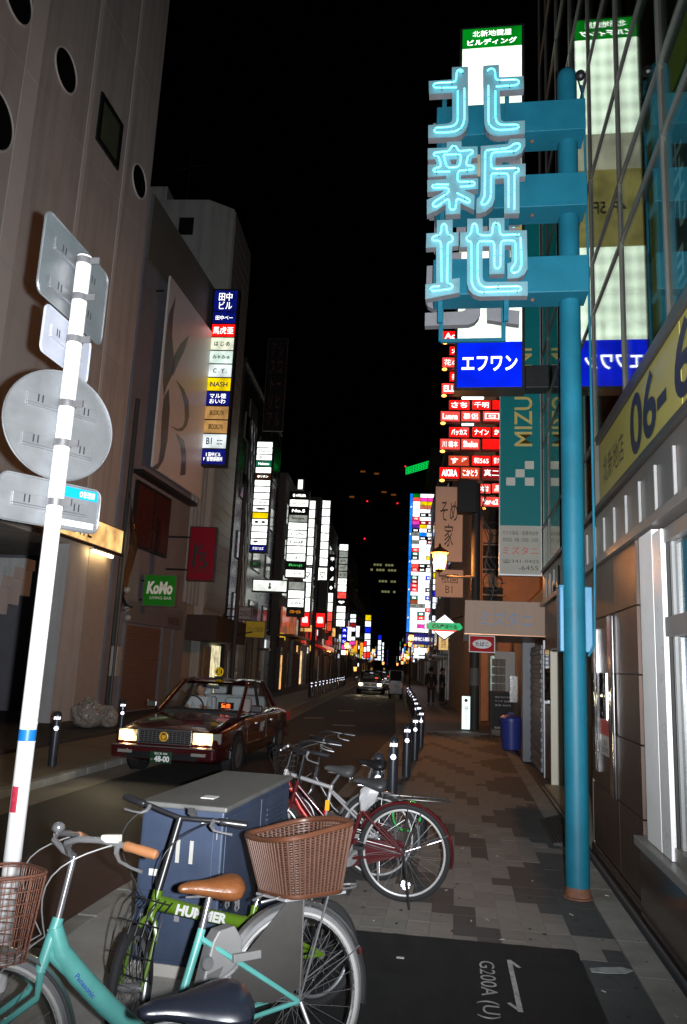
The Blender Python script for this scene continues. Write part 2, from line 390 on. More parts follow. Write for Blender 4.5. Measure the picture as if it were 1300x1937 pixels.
# far part of the right pavement, left pavement, gutters
fr = MB(); fr.add([bu(-1.0, .0, -.13), bu(-1.0, 300, -.13), bu(3, 300, -.13), bu(3, 0, -.13), bu(-1.0, 0, .0), bu(-1.0, 300, .0), bu(3, 300, .0), bu(3, 0, .0)],
       [(4, 7, 6, 5), (0, 1, 5, 4), (0, 4, 7, 3), (1, 2, 6, 5)])
sw2 = struct('sidewalk_beyond', fr, M('paving_far', (.2, .17, .15), .6, 0, .35, 3, .2, 40))
fk = MB().obox(bu(-1.16, 0, -.13), T2*290, N2*.155, Z*.134); fk.build('kerb', kerb_m, sw2)
gt = MB(); gt.add([(-1.65, 11, -.096), (-1.23, 11, -.096), bu(-1.17, 0, -.096), bu(-1.65, 0, -.096), bu(-1.17, 120, -.096), bu(-1.65, 120, -.096)], [(0, 1, 2, 3), (3, 2, 4, 5)])
struct('gutter', gt, gutter_m)
tan_p = M('tan_paving', (.24, .19, .13), .75, 0, .25, 3, .3, 60, stain=.3)
lp = MB(); P = [V((-7.35, -8, 0)), V((-5.62, -8, 0)), bu(-5.62, 0), bu(-7.35, 0), bu(-5.62, 260), bu(-7.35, 260)]
lp.add(P + [p - Z*.13 for p in P], [(0, 1, 2, 3), (3, 2, 4, 5), (1, 7, 8, 2), (2, 8, 10, 4)])
ls = struct('pavement_left', lp, tan_p)
for j in range(34):
    y0 = 6 + j*.6
    if y0 < 21: MB().box(-5.62, -5.47, y0, y0+.594, -.13, .003).build('kerb_stone', kerb_m, ls, bevel=.012)
MB().obox(bu(-5.62, 0, -.13), T2*200, N2*.15, Z*.134).build('kerb', kerb_m, ls)
gl = MB(); gl.add([(-5.47, -8, -.096), (-4.95, -8, -.096), bu(-4.95, 0, -.096), bu(-5.47, 0, -.096), bu(-4.95, 160, -.096), bu(-5.47, 160, -.096)], [(0, 1, 2, 3), (3, 2, 4, 5)])
struct('gutter_left', gl, gutter_m)
apm = M('apron_asphalt', (.05, .048, .046), .8, 0, .25, 3, .4, 80, stain=.2)
apl = MB(); apl.add([(-14, -8, .02), (-7.35, -8, .02), bu(-7.35, 0, .02), bu(-14, 0, .02), bu(-7.35, 260, .02), bu(-14, 260, .02)], [(0, 1, 2, 3), (3, 2, 4, 5)])
apl.add([(-7.42, -8, .06), (-7.34, -8, .06), (-7.34, 21.5, .06), (-7.42, 21.5, .06), (-7.34, -8, 0), (-7.34, 21.5, 0)], [(0, 1, 2, 3), (1, 4, 5, 2)])
struct('frontage_left', apl, apm)
mk = MB()
for a, b in (((573, 1359), (610, 1359)), ((628, 1372), (670, 1374)), ((638, 1345), (670, 1345)), ((690, 1315), (705, 1317)), ((594, 1329), (606, 1330)), ((712, 1333), (719, 1334))):
    p, q = g(*a, -.096), g(*b, -.096); mk.add([p, q, q+V((0, .4, 0)), p+V((0, .4, 0))], [(0, 1, 2, 3)])
struct('road_marking', mk, paint_w)

# ================================================================== RIGHT: the glass-fronted corner building
brown = M('brown_steel_panel', (.09, .06, .047), .42, .5, .05, 2)
granite = M('polished_granite', (.055, .035, .028), .18, 0, .5, 60, spec=.6)
sill_m = M('sill_stone', (.2, .19, .18), .4, 0, .3, 40)
frame_w = M('white_frame', (.8, .8, .795), .55, 0, .06, 5, stain=.1)
frame_g = M('grey_frame', (.22, .2, .185), .38, .4, .1, 4)
trim_d = M('dark_trim', (.06, .055, .05), .4, .4, .15, 4)
room = M('dark_room', (.035, .035, .035), .9)
gb = thing('corner_building', 'glass-fronted corner building with brown steel panels behind the blue pole', 'building', (1.6, 7, 0))
def bb(name, x0, x1, y0, y1, z0, z1, m, parent=gb, bevel=.003): return MB().box(x0, x1, y0, y1, z0, z1).build(name, m, parent, world=True, bevel=bevel)
bb('wall', 1.44, 2.2, 5.6, 8.38, 0, 2.76, room)
bb('wall', 1.9, 2.2, 8.38, 12.72, 0, 2.76, M('recess_wall', (.1, .09, .07), .7))
bb('back_wall', 3.0, 3.3, 2.2, 13.1, 2.84, 15, room); bb('floor_slab', 1.46, 3.0, 2.2, 13.1, 2.84, 2.95, room); bb('back_wall', 2.9, 3.2, 2.2, 5.6, 0, 2.84, M('lobby_wall', (.3, .28, .25), .8))
bb('lobby_floor', 1.46, 2.9, 2.2, 5.6, .3, .36, room)
for (y0, y1) in ((6.24, 7.09), (7.10, 8.36)):
    for (z0, z1) in ((.10, .665), (.675, 1.195), (1.205, 1.715), (1.725, 2.245), (2.255, 2.76)):
        if y0 > 7 and z0 > 1.1 and z1 < 2.2: continue
        bb('panel', 1.37, 1.43, y0, y1, z0, z1, brown)
bb('window_pane', 1.40, 1.41, 7.34, 8.36, 1.2, 2.24, glass_dark, bevel=0); bb('window_back', 1.435, 1.439, 7.34, 8.36, 1.2, 2.24, M('poster_board', (.25, .12, .08), .4, 0, .5, 12), bevel=0)
pst = M('silver_post', (.62, .63, .65), .16, 1, .05, 6)
o = MB().box(1.335, 1.372, 7.13, 7.31, .66, 2.24).build('post', pst, gb, world=True, bevel=.015)
for y0 in (7.93, 8.05): bb('post', 1.345, 1.372, y0, y0+.05, .8, 2.15, pst)
pn = bb('notice', 1.362, 1.3685, 7.42, 7.86, .98, 1.3, M('notice_white', (.6, .58, .55), .4)); text('ご案内\n営業時間', pn, (1.3615, 7.64, 1.06), -Y, Z, .34, .12, print_k)
MB().box(1.3585, 1.3615, 7.42, 7.86, 1.16, 1.3).build('notice_header', M('notice_red', (.5, .04, .03), .4), pn, world=True)
bb('base_course', 1.345, 1.43, 6.24, 8.36, .0, .09, granite)
bb('dado', 1.335, 1.44, 2.4, 6.225, .0, .5, granite); bb('sill', 1.295, 1.46, 2.4, 6.22, .505, .57, sill_m, bevel=.008)
bb('pilaster', 1.352, 1.44, 5.64, 6.03, .575, 2.74, frame_w); bb('pilaster', 1.353, 1.385, 5.40, 5.634, .575, 2.70, M('bright_white_frame', (.7, .7, .7), .3, 0, .04))
frame_s = M('soft_grey_frame', (.2, .2, .2), .5, 0, .08, 4)
for y in (5.36, 4.93, 4.42, 3.6): bb('mullion', 1.40, 1.436, y-.045, y, .575, 2.66, frame_s)
bb('rail', 1.36, 1.46, 2.4, 5.395, 1.97, 2.1, frame_g); bb('rail', 1.37, 1.46, 2.4, 5.395, .575, .66, frame_g); bb('rail', 1.37, 1.46, 2.4, 5.395, 2.6, 2.7, frame_g)
for a, b in ((4.94, 5.31), (4.43, 4.88), (3.61, 4.37), (2.5, 3.55)):
    for c, d in ((.665, 1.965), (2.105, 2.595)): bb('window_pane', 1.418, 1.424, a, b, c, d, glass, bevel=0)
for j in range(14): bb('blind_slat', 1.52, 1.545, 4.45, 4.86, .72+j*.13, .725+j*.13+.09, M('blind', (.5, .6, .58), .5))
bb('soffit_trim', 1.335, 1.47, 2.4, 13.05, 2.765, 2.835, frame_g); bb('fascia', 1.385, 1.46, 2.4, 13.05, 2.84, 3.30, M('fascia_metal', (.17, .15, .135), .35, .5, .1, 3))
for k in range(17): bb('rib', 1.362, 1.384, 4.565+k*.4915, 4.595+k*.4915, 2.85, 3.19, frame_s)
bb('trim', 1.345, 1.46, 2.4, 13.05, 3.305, 3.36, trim_d); bb('trim', 1.34, 1.46, 2.4, 7.66, 3.95, 4.05, trim_d)
bb('return_panel', 1.455, 1.63, 12.68, 12.74, 0.02, 2.05, M('cream_panel', (.62, .58, .46), .45, 0, .06, 4)); bb('return_panel', 1.634, 1.9, 12.675, 12.74, 0.02, 2.05, M('olive_panel', (.30, .27, .10), .5, 0, .1, 4))
bb('return_panel', 1.375, 1.435, 8.385, 8.44, .02, .68, M('cream_panel', 0)); bb('threshold', 1.36, 1.9, 8.45, 12.67, -.01, .03, M('threshold_stone', (.34, .33, .24), .6, 0, .2, 8))
bb('lintel', 1.385, 1.9, 8.39, 12.73, 2.06, 2.76, brown)
facade_gl = glassmat('facade_glass', (.85, .9, .85), .022, 1.7, (.9, .95, .92))
ml = M('mullion_metal', (.13, .125, .115), .4, .6, .08, 5)
ys = [2.4, 3.6, 5.03, 6.43, 7.86, 9.2, 10.6, 12.0, 13.05]; zs = [4.06, 5.45, 6.03, 7.06, 8.5, 9.9, 11.4, 13, 15]
for a, b in zip(ys, ys[1:]):
    bb('mullion', 1.352, 1.43, a-.018, a+.018, 3.37 if a > 7.7 else 4.06, 15, ml)
    for c, d in zip(([3.37] if a > 7.7 else []) + zs, zs[1:] if a <= 7.7 else [4.06]+zs[1:]):
        bb('window_pane', 1.372, 1.380, a+.02, b-.02, c+.01, d-.01, facade_gl, bevel=0)
bb('mullion', 1.352, 1.43, 13.03, 13.07, 3.37, 15, ml)
for z in zs[1:]: bb('transom', 1.356, 1.428, 2.4, 13.05, z-.017, z+.017, ml)
bb('transom', 1.356, 1.428, 7.7, 13.05, 4.038, 4.08, ml)
# posters inside the upper glass
pb = thing('window_poster', 'tall dark poster with pale brush characters behind the upper glass', 'poster', (1.62, 5.9, 4.1))
plate(pb, (1.62, 6.15, 4.1), -Y, Z, 1.0, 1.9, .02, M('poster_black', (.05, .055, .055), .6), 'sheet'); text('焼\n鳥', pb, (1.62, 5.7, 5.0), -Y, Z, .6, 1.6, M('poster_grey', (.45, .52, .55), .6))
pb = thing('window_poster', 'blue poster with one large character at the right edge of the upper glass', 'poster', (1.62, 4.6, 4.1))
plate(pb, (1.625, 5.1, 4.1), -Y, Z, 1.2, 2.6, .02, M('poster_blue', (.05, .2, .42), .6), 'sheet'); text('あ', pb, (1.625, 4.6, 5.4), -Y, Z, .8, 1.2, M('poster_sky', (.3, .5, .65), .6))
pb = thing('window_poster', 'olive green poster band standing inside the upper glass', 'poster', (1.7, 6.2, 4.1))
plate(pb, (1.66, 6.6, 4.1), -Y, Z, 1.5, 2.9, .02, M('poster_olive', (.42, .40, .06), .6), 'sheet')
# yellow fascia sign with the telephone number
ysn = thing('fascia_sign', 'yellow fascia sign with large dark telephone digits above the brown panels', 'sign', (1.37, 5, 3.37))
ymat = M('yellow_sign', (.32, .28, .06), .35, 0, .08, 3)
for a, b in ((2.4, 3.795), (3.8, 4.795), (4.8, 7.64)): MB().box(1.362, 1.45, a, b-.006, 3.375, 3.94).build('panel', ymat, ysn, world=True, bevel=.003)
dk = M('sign_navy', (.012, .012, .03), .4, var=0)
text('北新地店', ysn, (1.361, 6.95, 3.62), -Y, Z, .92, .26, dk, bold=.0); text('06-', ysn, (1.361, 5.68, 3.655), -Y, Z, 1.1, .5, dk, bold=.025)
text('6', ysn, (1.361, 4.72, 3.655), -Y, Z, .42, .5, dk, bold=.025)
# slatted drain ramp
gr = thing('ramp_grate', 'dark slatted ramp on the paving behind the blue pole', 'ramp', (1.15, 9.1, 0))
for k in range(8):
    a = k/7; MB().box(.99+a*.235, 1.012+a*.235, 8.45+a*.02, 9.75+a*.2, .006, .03+a*.03).build('slat', M('ramp_wood', (.05, .042, .035), .7, 0, .3, 20), gr, world=True)
MB().box(.985, 1.25, 8.44, 8.46, .004, .028).build('end_bar', dark, gr, world=True)

# ---- blue neon pole sign
blue = M('blue_paint', (.007, .105, .16), .5, 0, .2, 3, .05, 30, stain=.35, coat=.0, spec=.3)
np_ = thing('neon_sign_pole', 'turquoise blue steel pole carrying the neon characters over the sidewalk', 'sign pole', (.955, 6.63, 0))
MB().lathe([(.092, .07), (.092, 7.3), (.085, 7.36), (.05, 7.40), (0, 7.41)], (.955, 6.63, 0), Z, 32).build('pole', blue, np_, world=True, smooth=True)
MB().lathe([(.0, 0.0), (.115, .004), (.115, .014), (.1, .02), (.094, .06), (.0935, .085)], (.955, 6.63, 0), Z, 28).build('base_plate', M('rust', (.13, .055, .03), .8, 0, .4, 20, .4, 60), np_, world=True, smooth=True)
for z0, z1 in ((6.60, 6.92), (5.83, 6.16), (4.99, 5.34)):
    MB().box(-.27, 1.09, 6.42, 6.71, z0, z1).build('arm', blue, np_, world=True, bevel=.006)
    for x in (.62,): MB().ball((x, 6.55, z0-.005), .018, 8, 6).build('bolt', M('rust', 0), np_, world=True)
for y in (6.40, 6.80):
    for x in (-.2, .38): MB().box(x-.02, x+.02, y, y+.035, 4.72, 7.0).build('strut', blue, np_, world=True)
MB().box(-.2, .4, 6.79, 6.82, 4.70, 4.735).build('strut', blue, np_, world=True)
cb = [(1.085, 6.6, 7.2), (1.10, 6.58, 7.0), (1.115, 6.58, 5.2), (1.12, 6.58, 2.6), (1.11, 6.6, 1.95), (1.06, 6.6, 1.85)]
MB().tube(cb, .011, 8).build('conduit', blue, np_, world=True, smooth=True)
MB().ball((1.07, 6.56, 7.28), .05, 10, 6).tube([(1.05, 6.6, 7.3), (1.085, 6.58, 7.1), (1.06, 6.57, 7.0)], .008, 6).build('cable_head', black, np_, world=True)
MB().box(.835, .872, 6.6, 6.8, 1.88, 2.42).box(.83, .88, 6.59, 6.81, 2.41, 2.43).build('switch_box', M('blue_box_paint', (.02, .15, .27), .4, 0, .1, 5), np_, world=True, bevel=.008)
MB().box(1.04, 1.10, 6.6, 6.8, 1.88, 2.42).build('switch_box', M('blue_box_paint', 0), np_, world=True, bevel=.008)
MB().box(.84, 1.1, 6.735, 6.8, 1.9, 2.4).build('switch_box', M('blue_box_paint', 0), np_, world=True, bevel=.008)
NS = [  # outlines, holes and tubes of each character, in the sign's own plane
 ('北', 100, [([(385,160),(565,152),(568,770),(558,820),(540,860),(500,905),(450,930),(400,940),(120,950),(120,808),(330,790),(368,778),(385,755),(388,720),(388,445),(130,460),(125,315),(385,298)], []),
   ([(735,143),(910,130),(915,272),(1185,258),(1190,405),(918,420),(930,735),(945,760),(985,770),(1200,755),(1200,900),(900,930),(850,922),(805,900),(770,860),(752,815),(745,760)], [])],
  [[(440,408),(300,414),(190,415),(172,390),(190,362),(300,356),(415,350),(433,330),(435,240),(455,212),(495,212),(510,228),(500,238),(470,232)],
   [(523,420),(525,760),(512,820),(480,870),(430,898),(380,908),(200,915),(180,890),(195,860),(380,848),(430,825),(450,780),(450,450)],
   [(875,400),(1000,392),(1115,385),(1140,350),(1120,322),(1000,326),(890,330),(868,310),(866,225),(850,200),(800,200),(780,225)],
   [(790,390),(790,780),(800,825),(840,868),(900,888),(1000,882),(1120,870),(1140,845),(1120,825),(930,830),(885,805),(868,740),(868,450)]]),
 ('新', 250, [([(325,110),(492,100),(494,163),(672,158),(672,283),(612,290),(598,352),(670,350),(668,470),(485,482),(485,522),(678,515),(678,632),(520,645),(640,705),(632,868),(480,790),(480,910),(312,920),(318,800),(220,870),(105,920),(105,755),(250,690),(300,648),(110,668),(110,535),(320,525),(322,485),(115,500),(115,362),(210,358),(195,300),(115,305),(115,180),(325,172)], [[(365,305),(440,300),(428,360),(380,362)]]),
   ([(705,155),(1010,130),(1030,75),(1205,68),(1205,150),(1170,225),(1100,265),(875,285),(870,370),(1208,350),(1208,490),(1140,495),(1140,905),(968,910),(965,515),(868,522),(865,740),(840,820),(770,880),(700,905),(655,905),(660,745),(695,715),(705,640)], [])],
  [[(365,462),(185,465),(172,440),(200,418),(270,412),(235,285),(180,290),(175,250),(360,235),(375,180),(410,168),(445,190),(450,240),(620,215),(625,262),(570,270),(535,395),(635,398),(635,440),(450,450),(445,580),(640,570),(645,620),(475,630)],
   [(290,275),(480,265),(490,300),(465,410),(330,420),(292,280)],
   [(350,605),(165,605),(160,645),(350,640),(358,690),(270,745),(172,805),(165,850),(210,860),(350,755),(360,890),(425,890),(435,755),(580,820),(595,780),(440,700)],
   [(765,225),(1020,200),(1080,145),(1150,145),(1145,195),(1100,232),(860,245),(820,262),(820,415),(850,432),(1130,420),(1140,465),(1080,470),(1080,880)],
   [(1015,860),(1015,482),(830,482),(820,505),(820,740),(780,820),(720,845),(705,800),(750,745),(755,240)]]),
 ('地', 400, [([(215,98),(392,90),(393,235),(455,232),(458,380),(388,388),(385,755),(472,740),(470,905),(88,980),(88,815),(208,800),(208,398),(95,405),(100,245),(213,240)], []),
   ([(555,82),(728,78),(728,222),(798,218),(798,75),(972,72),(972,212),(1222,210),(1230,640),(1200,700),(1130,742),(1005,750),(1003,580),(1050,565),(1048,375),(975,378),(972,695),(802,700),(802,385),(728,390),(728,740),(740,775),(780,788),(1232,782),(1232,940),(690,950),(620,925),(570,870),(553,800),(553,395),(475,395),(475,235),(553,230)], [])],
  [[(250,850),(160,855),(140,880),(160,910),(390,880),(400,830),(340,825),(330,800),(338,360),(395,360),(400,310),(380,285),(330,270),(325,170),(295,150),(268,170),(265,275),(165,300),(160,335),(185,345),(262,345),(270,800)],
   [(600,360),(560,355),(540,320),(560,290),(600,270),(610,160),(640,150),(665,170),(670,280),(830,290),(845,150),(880,140),(915,160),(920,285),(1140,275)],
   [(1150,310),(1160,620),(1130,690),(1070,712),(1040,690),(1045,650),(1095,600),(1095,360),(1070,340),(930,345),(925,640),(890,665),(855,640),(855,350),(680,350),(672,380),(672,760),(690,830),(740,865),(1140,850),(1165,880),(1140,905),(690,920),(640,890),(605,820),(600,370)]])]
face_m = M('letter_face', (.13, .245, .28), .5, 0, .1, 8, stain=.15); side_m = M('letter_side', (.16, .16, .175), .5, 0, .12, 8)
neon = M('neon_tube', (.3, .8, .9), .2, var=0, emit=3.4, ecol=(.05, .80, 1.0)); stand = M('tube_support', (.04, .05, .05), .5)
def npt(p, oy): q = aty(790+p[0]/5.909, oy+p[1]/5.909, 6.3); return q
nroots = []
for chn, oy, bodies, tubes in NS:
    t = thing('neon_character', 'cyan neon character, %s of the three on the blue pole' % {'北': 'top', '新': 'middle', '地': 'bottom'}[chn], 'neon sign', (npt((650, 500), oy).x, 6.35, npt((650, 500), oy).z), group='neon characters')
    for outl, holes in bodies:
        f2 = lambda l: [(npt(p, oy).x, npt(p, oy).z) for p in l]
        MB().prism(f2(outl), (0, 6.38, 0), X, Z, .077, [f2(h) for h in holes]).build('letter_body', side_m, t, world=True)
        MB().prism([(a, b) for a, b in f2(outl)], (0, 6.3025, 0), X, Z, .002, [f2(h) for h in holes]).build('letter_face', face_m, t, world=True)
    for tb in tubes:
        pts = [npt(p, oy) - V((0, .028, 0)) for p in tb]; dense = []
        for a, b in zip(pts, pts[1:]):
            k = max(2, int((b-a).length/.02)); dense += [a.lerp(b, i/k) for i in range(k)]
        dense.append(pts[-1])
        for _ in range(2): dense = [dense[0]] + [(dense[i-1]+dense[i]*2+dense[i+1])/4 for i in range(1, len(dense)-1)] + [dense[-1]]
        tbo = MB().tube(dense, .0072, 8).build('neon_tube', neon, t, world=True, smooth=True)
        sp = MB()
        for i in range(6, len(dense), 14): sp.cyl(dense[i]+V((0, .03, 0)), dense[i]-V((0, .009, 0)), .006, n=6)
        if sp.v: sp.build('tube_support', stand, tbo, world=True)
    nroots.append(t)
# the same characters face the other way on the back of the frame
for t, nm in zip(nroots, ('top', 'middle', 'bottom')):
    m = Matrix.Translation(V((.1, 6.62, 0))) @ Matrix.Rotation(math.pi, 4, 'Z') @ Matrix.Translation(V((-.1, -6.62, 0))) @ t.matrix_world
    c = dup(t, m, 'grey back of the %s neon character seen behind the blue frame' % nm)
# ================================================================== RIGHT: signs and shops beyond
Wp = EM('lit_white', (248, 255, 246), 1.9); Wq = EM('lit_white_cool', (235, 245, 255), 1.8); Bl = EM('lit_blue', (0, 28, 205), 1.25); Gn = EM('lit_green', (0, 125, 25), 1.0)
Rd = EM('lit_red', (230, 18, 14), 1.7); Rp = EM('lit_pinkred', (240, 70, 62), 1.5); Yl = EM('lit_yellow', (235, 205, 0), 1.1); Nv = EM('lit_navy', (8, 18, 110), 1.0)
Tn = EM('lit_tan', (190, 145, 85), .8); Or = EM('lit_orange', (225, 75, 45), .9); Mg = EM('lit_magenta', (225, 60, 170), 1.2); Bk = M('sign_black', (.012, .012, .012), .3, var=0); Cy = EM('lit_skyblue', (10, 120, 235), 1.3); Tg = EM('lit_teal', (20, 120, 85), .8); Gy = EM('lit_grey', (170, 175, 165), .7); Pu = EM('lit_purple', (110, 40, 160), 1.0); Cr = EM('lit_crimson', (150, 20, 25), 1.0)
ink = M('sign_ink', (.03, .03, .03), .5, var=0); ink_r = M('sign_ink_red', (.5, .03, .03), .5, var=0); ink_g = M('sign_ink_green', (.02, .2, .1), .5, var=0); ink_b = M('sign_ink_blue', (.02, .05, .3), .5, var=0)
# tall white building sign with green head and blue foot: lamp grid glows through the acrylic
def lampgrid(name, c, s):
    m = M(name, tuple(x*.6 for x in c), .3, var=0); nt = m.node_tree; b = nt.nodes['Principled BSDF']; N = nt.nodes.new; L = nt.links.new
    b.inputs['Emission Color'].default_value = (*c, 1); tc = N('ShaderNodeTexCoord'); sp = N('ShaderNodeSeparateXYZ'); L(tc.outputs['Object'], sp.inputs[0])
    prev = None
    for ax, fq in ((0, 5.0), (2, 3.6)):
        mu = N('ShaderNodeMath'); mu.operation = 'MULTIPLY'; mu.inputs[1].default_value = fq*2*math.pi; L(sp.outputs[ax], mu.inputs[0])
        si = N('ShaderNodeMath'); si.operation = 'SINE'; L(mu.outputs[0], si.inputs[0])
        if prev is None: prev = si
        else:
            ad = N('ShaderNodeMath'); L(prev.outputs[0], ad.inputs[0]); L(si.outputs[0], ad.inputs[1]); prev = ad
    mr = N('ShaderNodeMapRange'); mr.inputs[1].default_value = -2; mr.inputs[2].default_value = 2; mr.inputs[3].default_value = s*.72; mr.inputs[4].default_value = s*1.28
    L(prev.outputs[0], mr.inputs[0]); L(mr.outputs[0], b.inputs['Emission Strength']); return m
Lg = lampgrid('lit_lamp_grid', lin((232, 246, 226)), 1.5)
YS = 11.6
tl, tr, bl_, br_ = aty(869, 60, YS), aty(988, 52, YS), aty(861, 732, YS), aty(999, 735, YS)
x0, x1 = -.12, .98; z0, z1 = bl_.z - .05, tl.z + .08
Hh = z1 - z0
lit_tan_w = EM('lit_cream_dim', (190, 188, 165), .7)
lightbox('building_sign', 'tall white light box sign with green head and blue foot beside the neon characters', (x0, YS, z0), X, x1-x0, Hh, .3,
  [(0, 1, .94, 1, Gn, '北新地鍵屋', letter_w, .66, .32, .5, .72, ('ビルディング', letter_w, .84, .3, .5, .28)),
   (0, 1, .665, .94, Lg), (0, 1, .565, .665, lit_tan_w), (0, 1, .355, .565, EM('lit_khaki', (150, 140, 85), .8), '4F  5F', print_w, .5, .16),
   (0, 1, .235, .355, Lg), (0, 1, .115, .235, Lg), (0, 1, 0, .115, Bl, 'エフワン', letter_w, .86, .34, .5, .52)], gap=.006, border=.045)
t = thing('sign_bracket', 'black bracket box holding the tall white sign to the glass wall', 'bracket', (1.2, YS+.2, z0+.1))
MB().box(.99, 1.35, YS+.05, YS+.35, z0+.05, z0+.42).build('bracket_box', dark, t, world=True, bevel=.01); MB().box(.99, 1.35, YS+.1, YS+.2, 9.6, 9.75).build('bracket_bar', dark, t, world=True)
# teal vertical sign
teal = M('teal_sign', (.002, .115, .12), .5, 0, .06, 3, spec=.2, emit=.07, ecol=(.0, .17, .19)); cream = M('cream_sign', (.36, .345, .3), .6, 0, .06, 3, spec=.2)
ty = 12.92
tz = thing('teal_sign', 'teal vertical sign with gold letters and white lower panel on the glass wall', 'sign', (1.0, ty, 3.28))
plate(tz, (.66, ty, 3.26), X, Z, .70, 6.7, .12, M('sign_frame_grey', (.35, .35, .35), .4, .5), 'frame')
pn = plate(tz, (.675, ty-.004, 4.10), X, Z, .67, 5.84, .02, teal); pw = plate(tz, (.675, ty-.004, 3.285), X, Z, .67, .81, .02, cream)
gold = M('gold_letters', (.42, .33, .1), .5, var=0, emit=.04, ecol=(.42, .33, .1)); sqm = M('square_cream', (.45, .43, .38), .5, var=0)
text('MIZUTANI', pn, (1.06, ty-.006, 6.37), Z, -X, 1.78, .30, gold, bold=.01)
for i, j in ((2, 2), (1, 1), (0, 0), (2, 0)): plate(pn, (.775+i*.155, ty-.0055, 4.79+j*.145), X, Z, .15, .14, .004, sqm, 'square')
for i, j in ((1, 2), (2, 3), (0, 1)): plate(pn, (.775+i*.155, ty-.0055, 8.1+j*.16), X, Z, .15, .14, .004, sqm, 'square')
text('ガラス製品・産業用金物', pw, (1.01, ty-.006, 3.975), X, Z, .58, .07, ink); text('家庭用品・食器・日用品・文房具', pw, (1.01, ty-.006, 3.86), X, Z, .58, .07, ink)
text('ミズタニ', pw, (1.01, ty-.006, 3.68), X, Z, .58, .13, ink_r, bold=.0); text('☎341-0425', pw, (1.01, ty-.006, 3.50), X, Z, .6, .075, ink, bold=0); text('-6455', pw, (1.14, ty-.006, 3.39), X, Z, .32, .075, ink, bold=0)
# low shop with the cream canopy
shop = thing('canopy_shop', 'low shop with cream canopy and rolled shutter beyond the teal sign', 'shop', (1.5, 15, 0))
can_m = M('canopy_cream', (.33, .225, .165), .6, 0, .08, 3)
def sb(name, x0, x1, y0, y1, z0, z1, m, parent=shop, bevel=.004): return MB().box(x0, x1, y0, y1, z0, z1).build(name, m, parent, world=True, bevel=bevel)
cn = sb('canopy', .115, 1.60, 13.25, 16.5, 2.30, 2.86, can_m)
for k in range(9): MB().box(.12+k*.163, .124+k*.163, 13.243, 13.249, 2.32, 2.84).build('seam', M('canopy_seam', (.25, .2, .15), .6), cn, world=True)
MB().box(.11, 1.60, 13.235, 16.51, 2.285, 2.30).build('edge_trim', M('copper_trim', (.3, .15, .08), .35, .5), cn, world=True)
text('ミズタニ', cn, (.80, 13.24, 2.56), X, Z, .86, .24, M('canopy_blue', (.10, .2, .34), .5, var=0), bold=.0)
sb('wall', 1.62, 6, 12.76, 24.5, 0, 3.3, M('shop_wall', (.2, .15, .12), .7, 0, .2, 2)); sb('wall', 1.46, 1.62, 12.76, 13.6, 0, 1.2, brown)
sb('display_case', 1.45, 1.6, 12.78, 13.55, 1.25, 2.1, glass_dark, bevel=0); sb('display_light', 1.59, 1.61, 12.8, 13.5, 1.3, 2.05, EM('lit_display', (235, 200, 170), .5, uneven=.8, scale=9))
sb('door_frame', 1.44, 1.62, 13.6, 13.68, 0, 2.25, steel)
shm = M('shutter', (.13, .14, .16), .45, .4, .15, 5)
for k in range(26): sb('shutter_slat', 1.42+.015*(k % 2), 1.6, 13.9, 15.8, .05+k*.082, .05+k*.082+.078, shm, bevel=.006)
sb('column', 1.28, 1.52, 15.85, 16.2, 0, 2.28, M('column_navy', (.05, .06, .08), .4, 0, .1, 4))
sb('white_door', 1.05, 1.62, 22.6, 22.7, .0, 2.25, M('white_door', (.42, .4, .38), .5, 0, .08, 3)); sb('glass_block_panel', .92, 1.0, 21.6, 22.5, 1.0, 2.1, EM('lit_glassblock', (150, 190, 180), .35, uneven=.6, scale=7))
for k in range(9):
    for i in range(3): sb('brick', .93+.12*i, 1.045+.12*i, 21.45, 21.56, .06+k*.22, .26+k*.22, M('stone_block', (.22, .19, .16), .8, 0, .2, 6))
sb('mirror', 1.3, 1.5, 20.0, 20.05, .95, 1.6, M('polished', (.8, .8, .8), .08, 1, .1, 30))
# tobacco sign hanging under the canopy
t = thing('tobacco_sign', 'small red tobacco sign with white oval under the cream canopy', 'sign', (.4, 13.3, 2.0))
b_ = Matrix.Rotation(.03, 4, 'Y')
pn = plate(t, (.19, 13.22, 1.99), X, Z, .43, .28, .03, M('tobacco_white', (.6, .57, .57), .7, spec=.1), 'frame'); plate(t, (.205, 13.216, 2.005), X, Z, .40, .25, .003, M('tobacco_red', (.30, .012, .015), .7, var=0, spec=.1, emit=.05), 'panel')
MB().prism([(.405+.155*math.cos(a*math.pi/16), 2.13+.075*math.sin(a*math.pi/16)) for a in range(32)], (0, 13.2125, 0), X, Z, .002).build('oval', M('tobacco_white', 0), t, world=True)
text('たばこ', t, (.405, 13.2095, 2.13), X, Z, .22, .075, print_k, bold=.04)
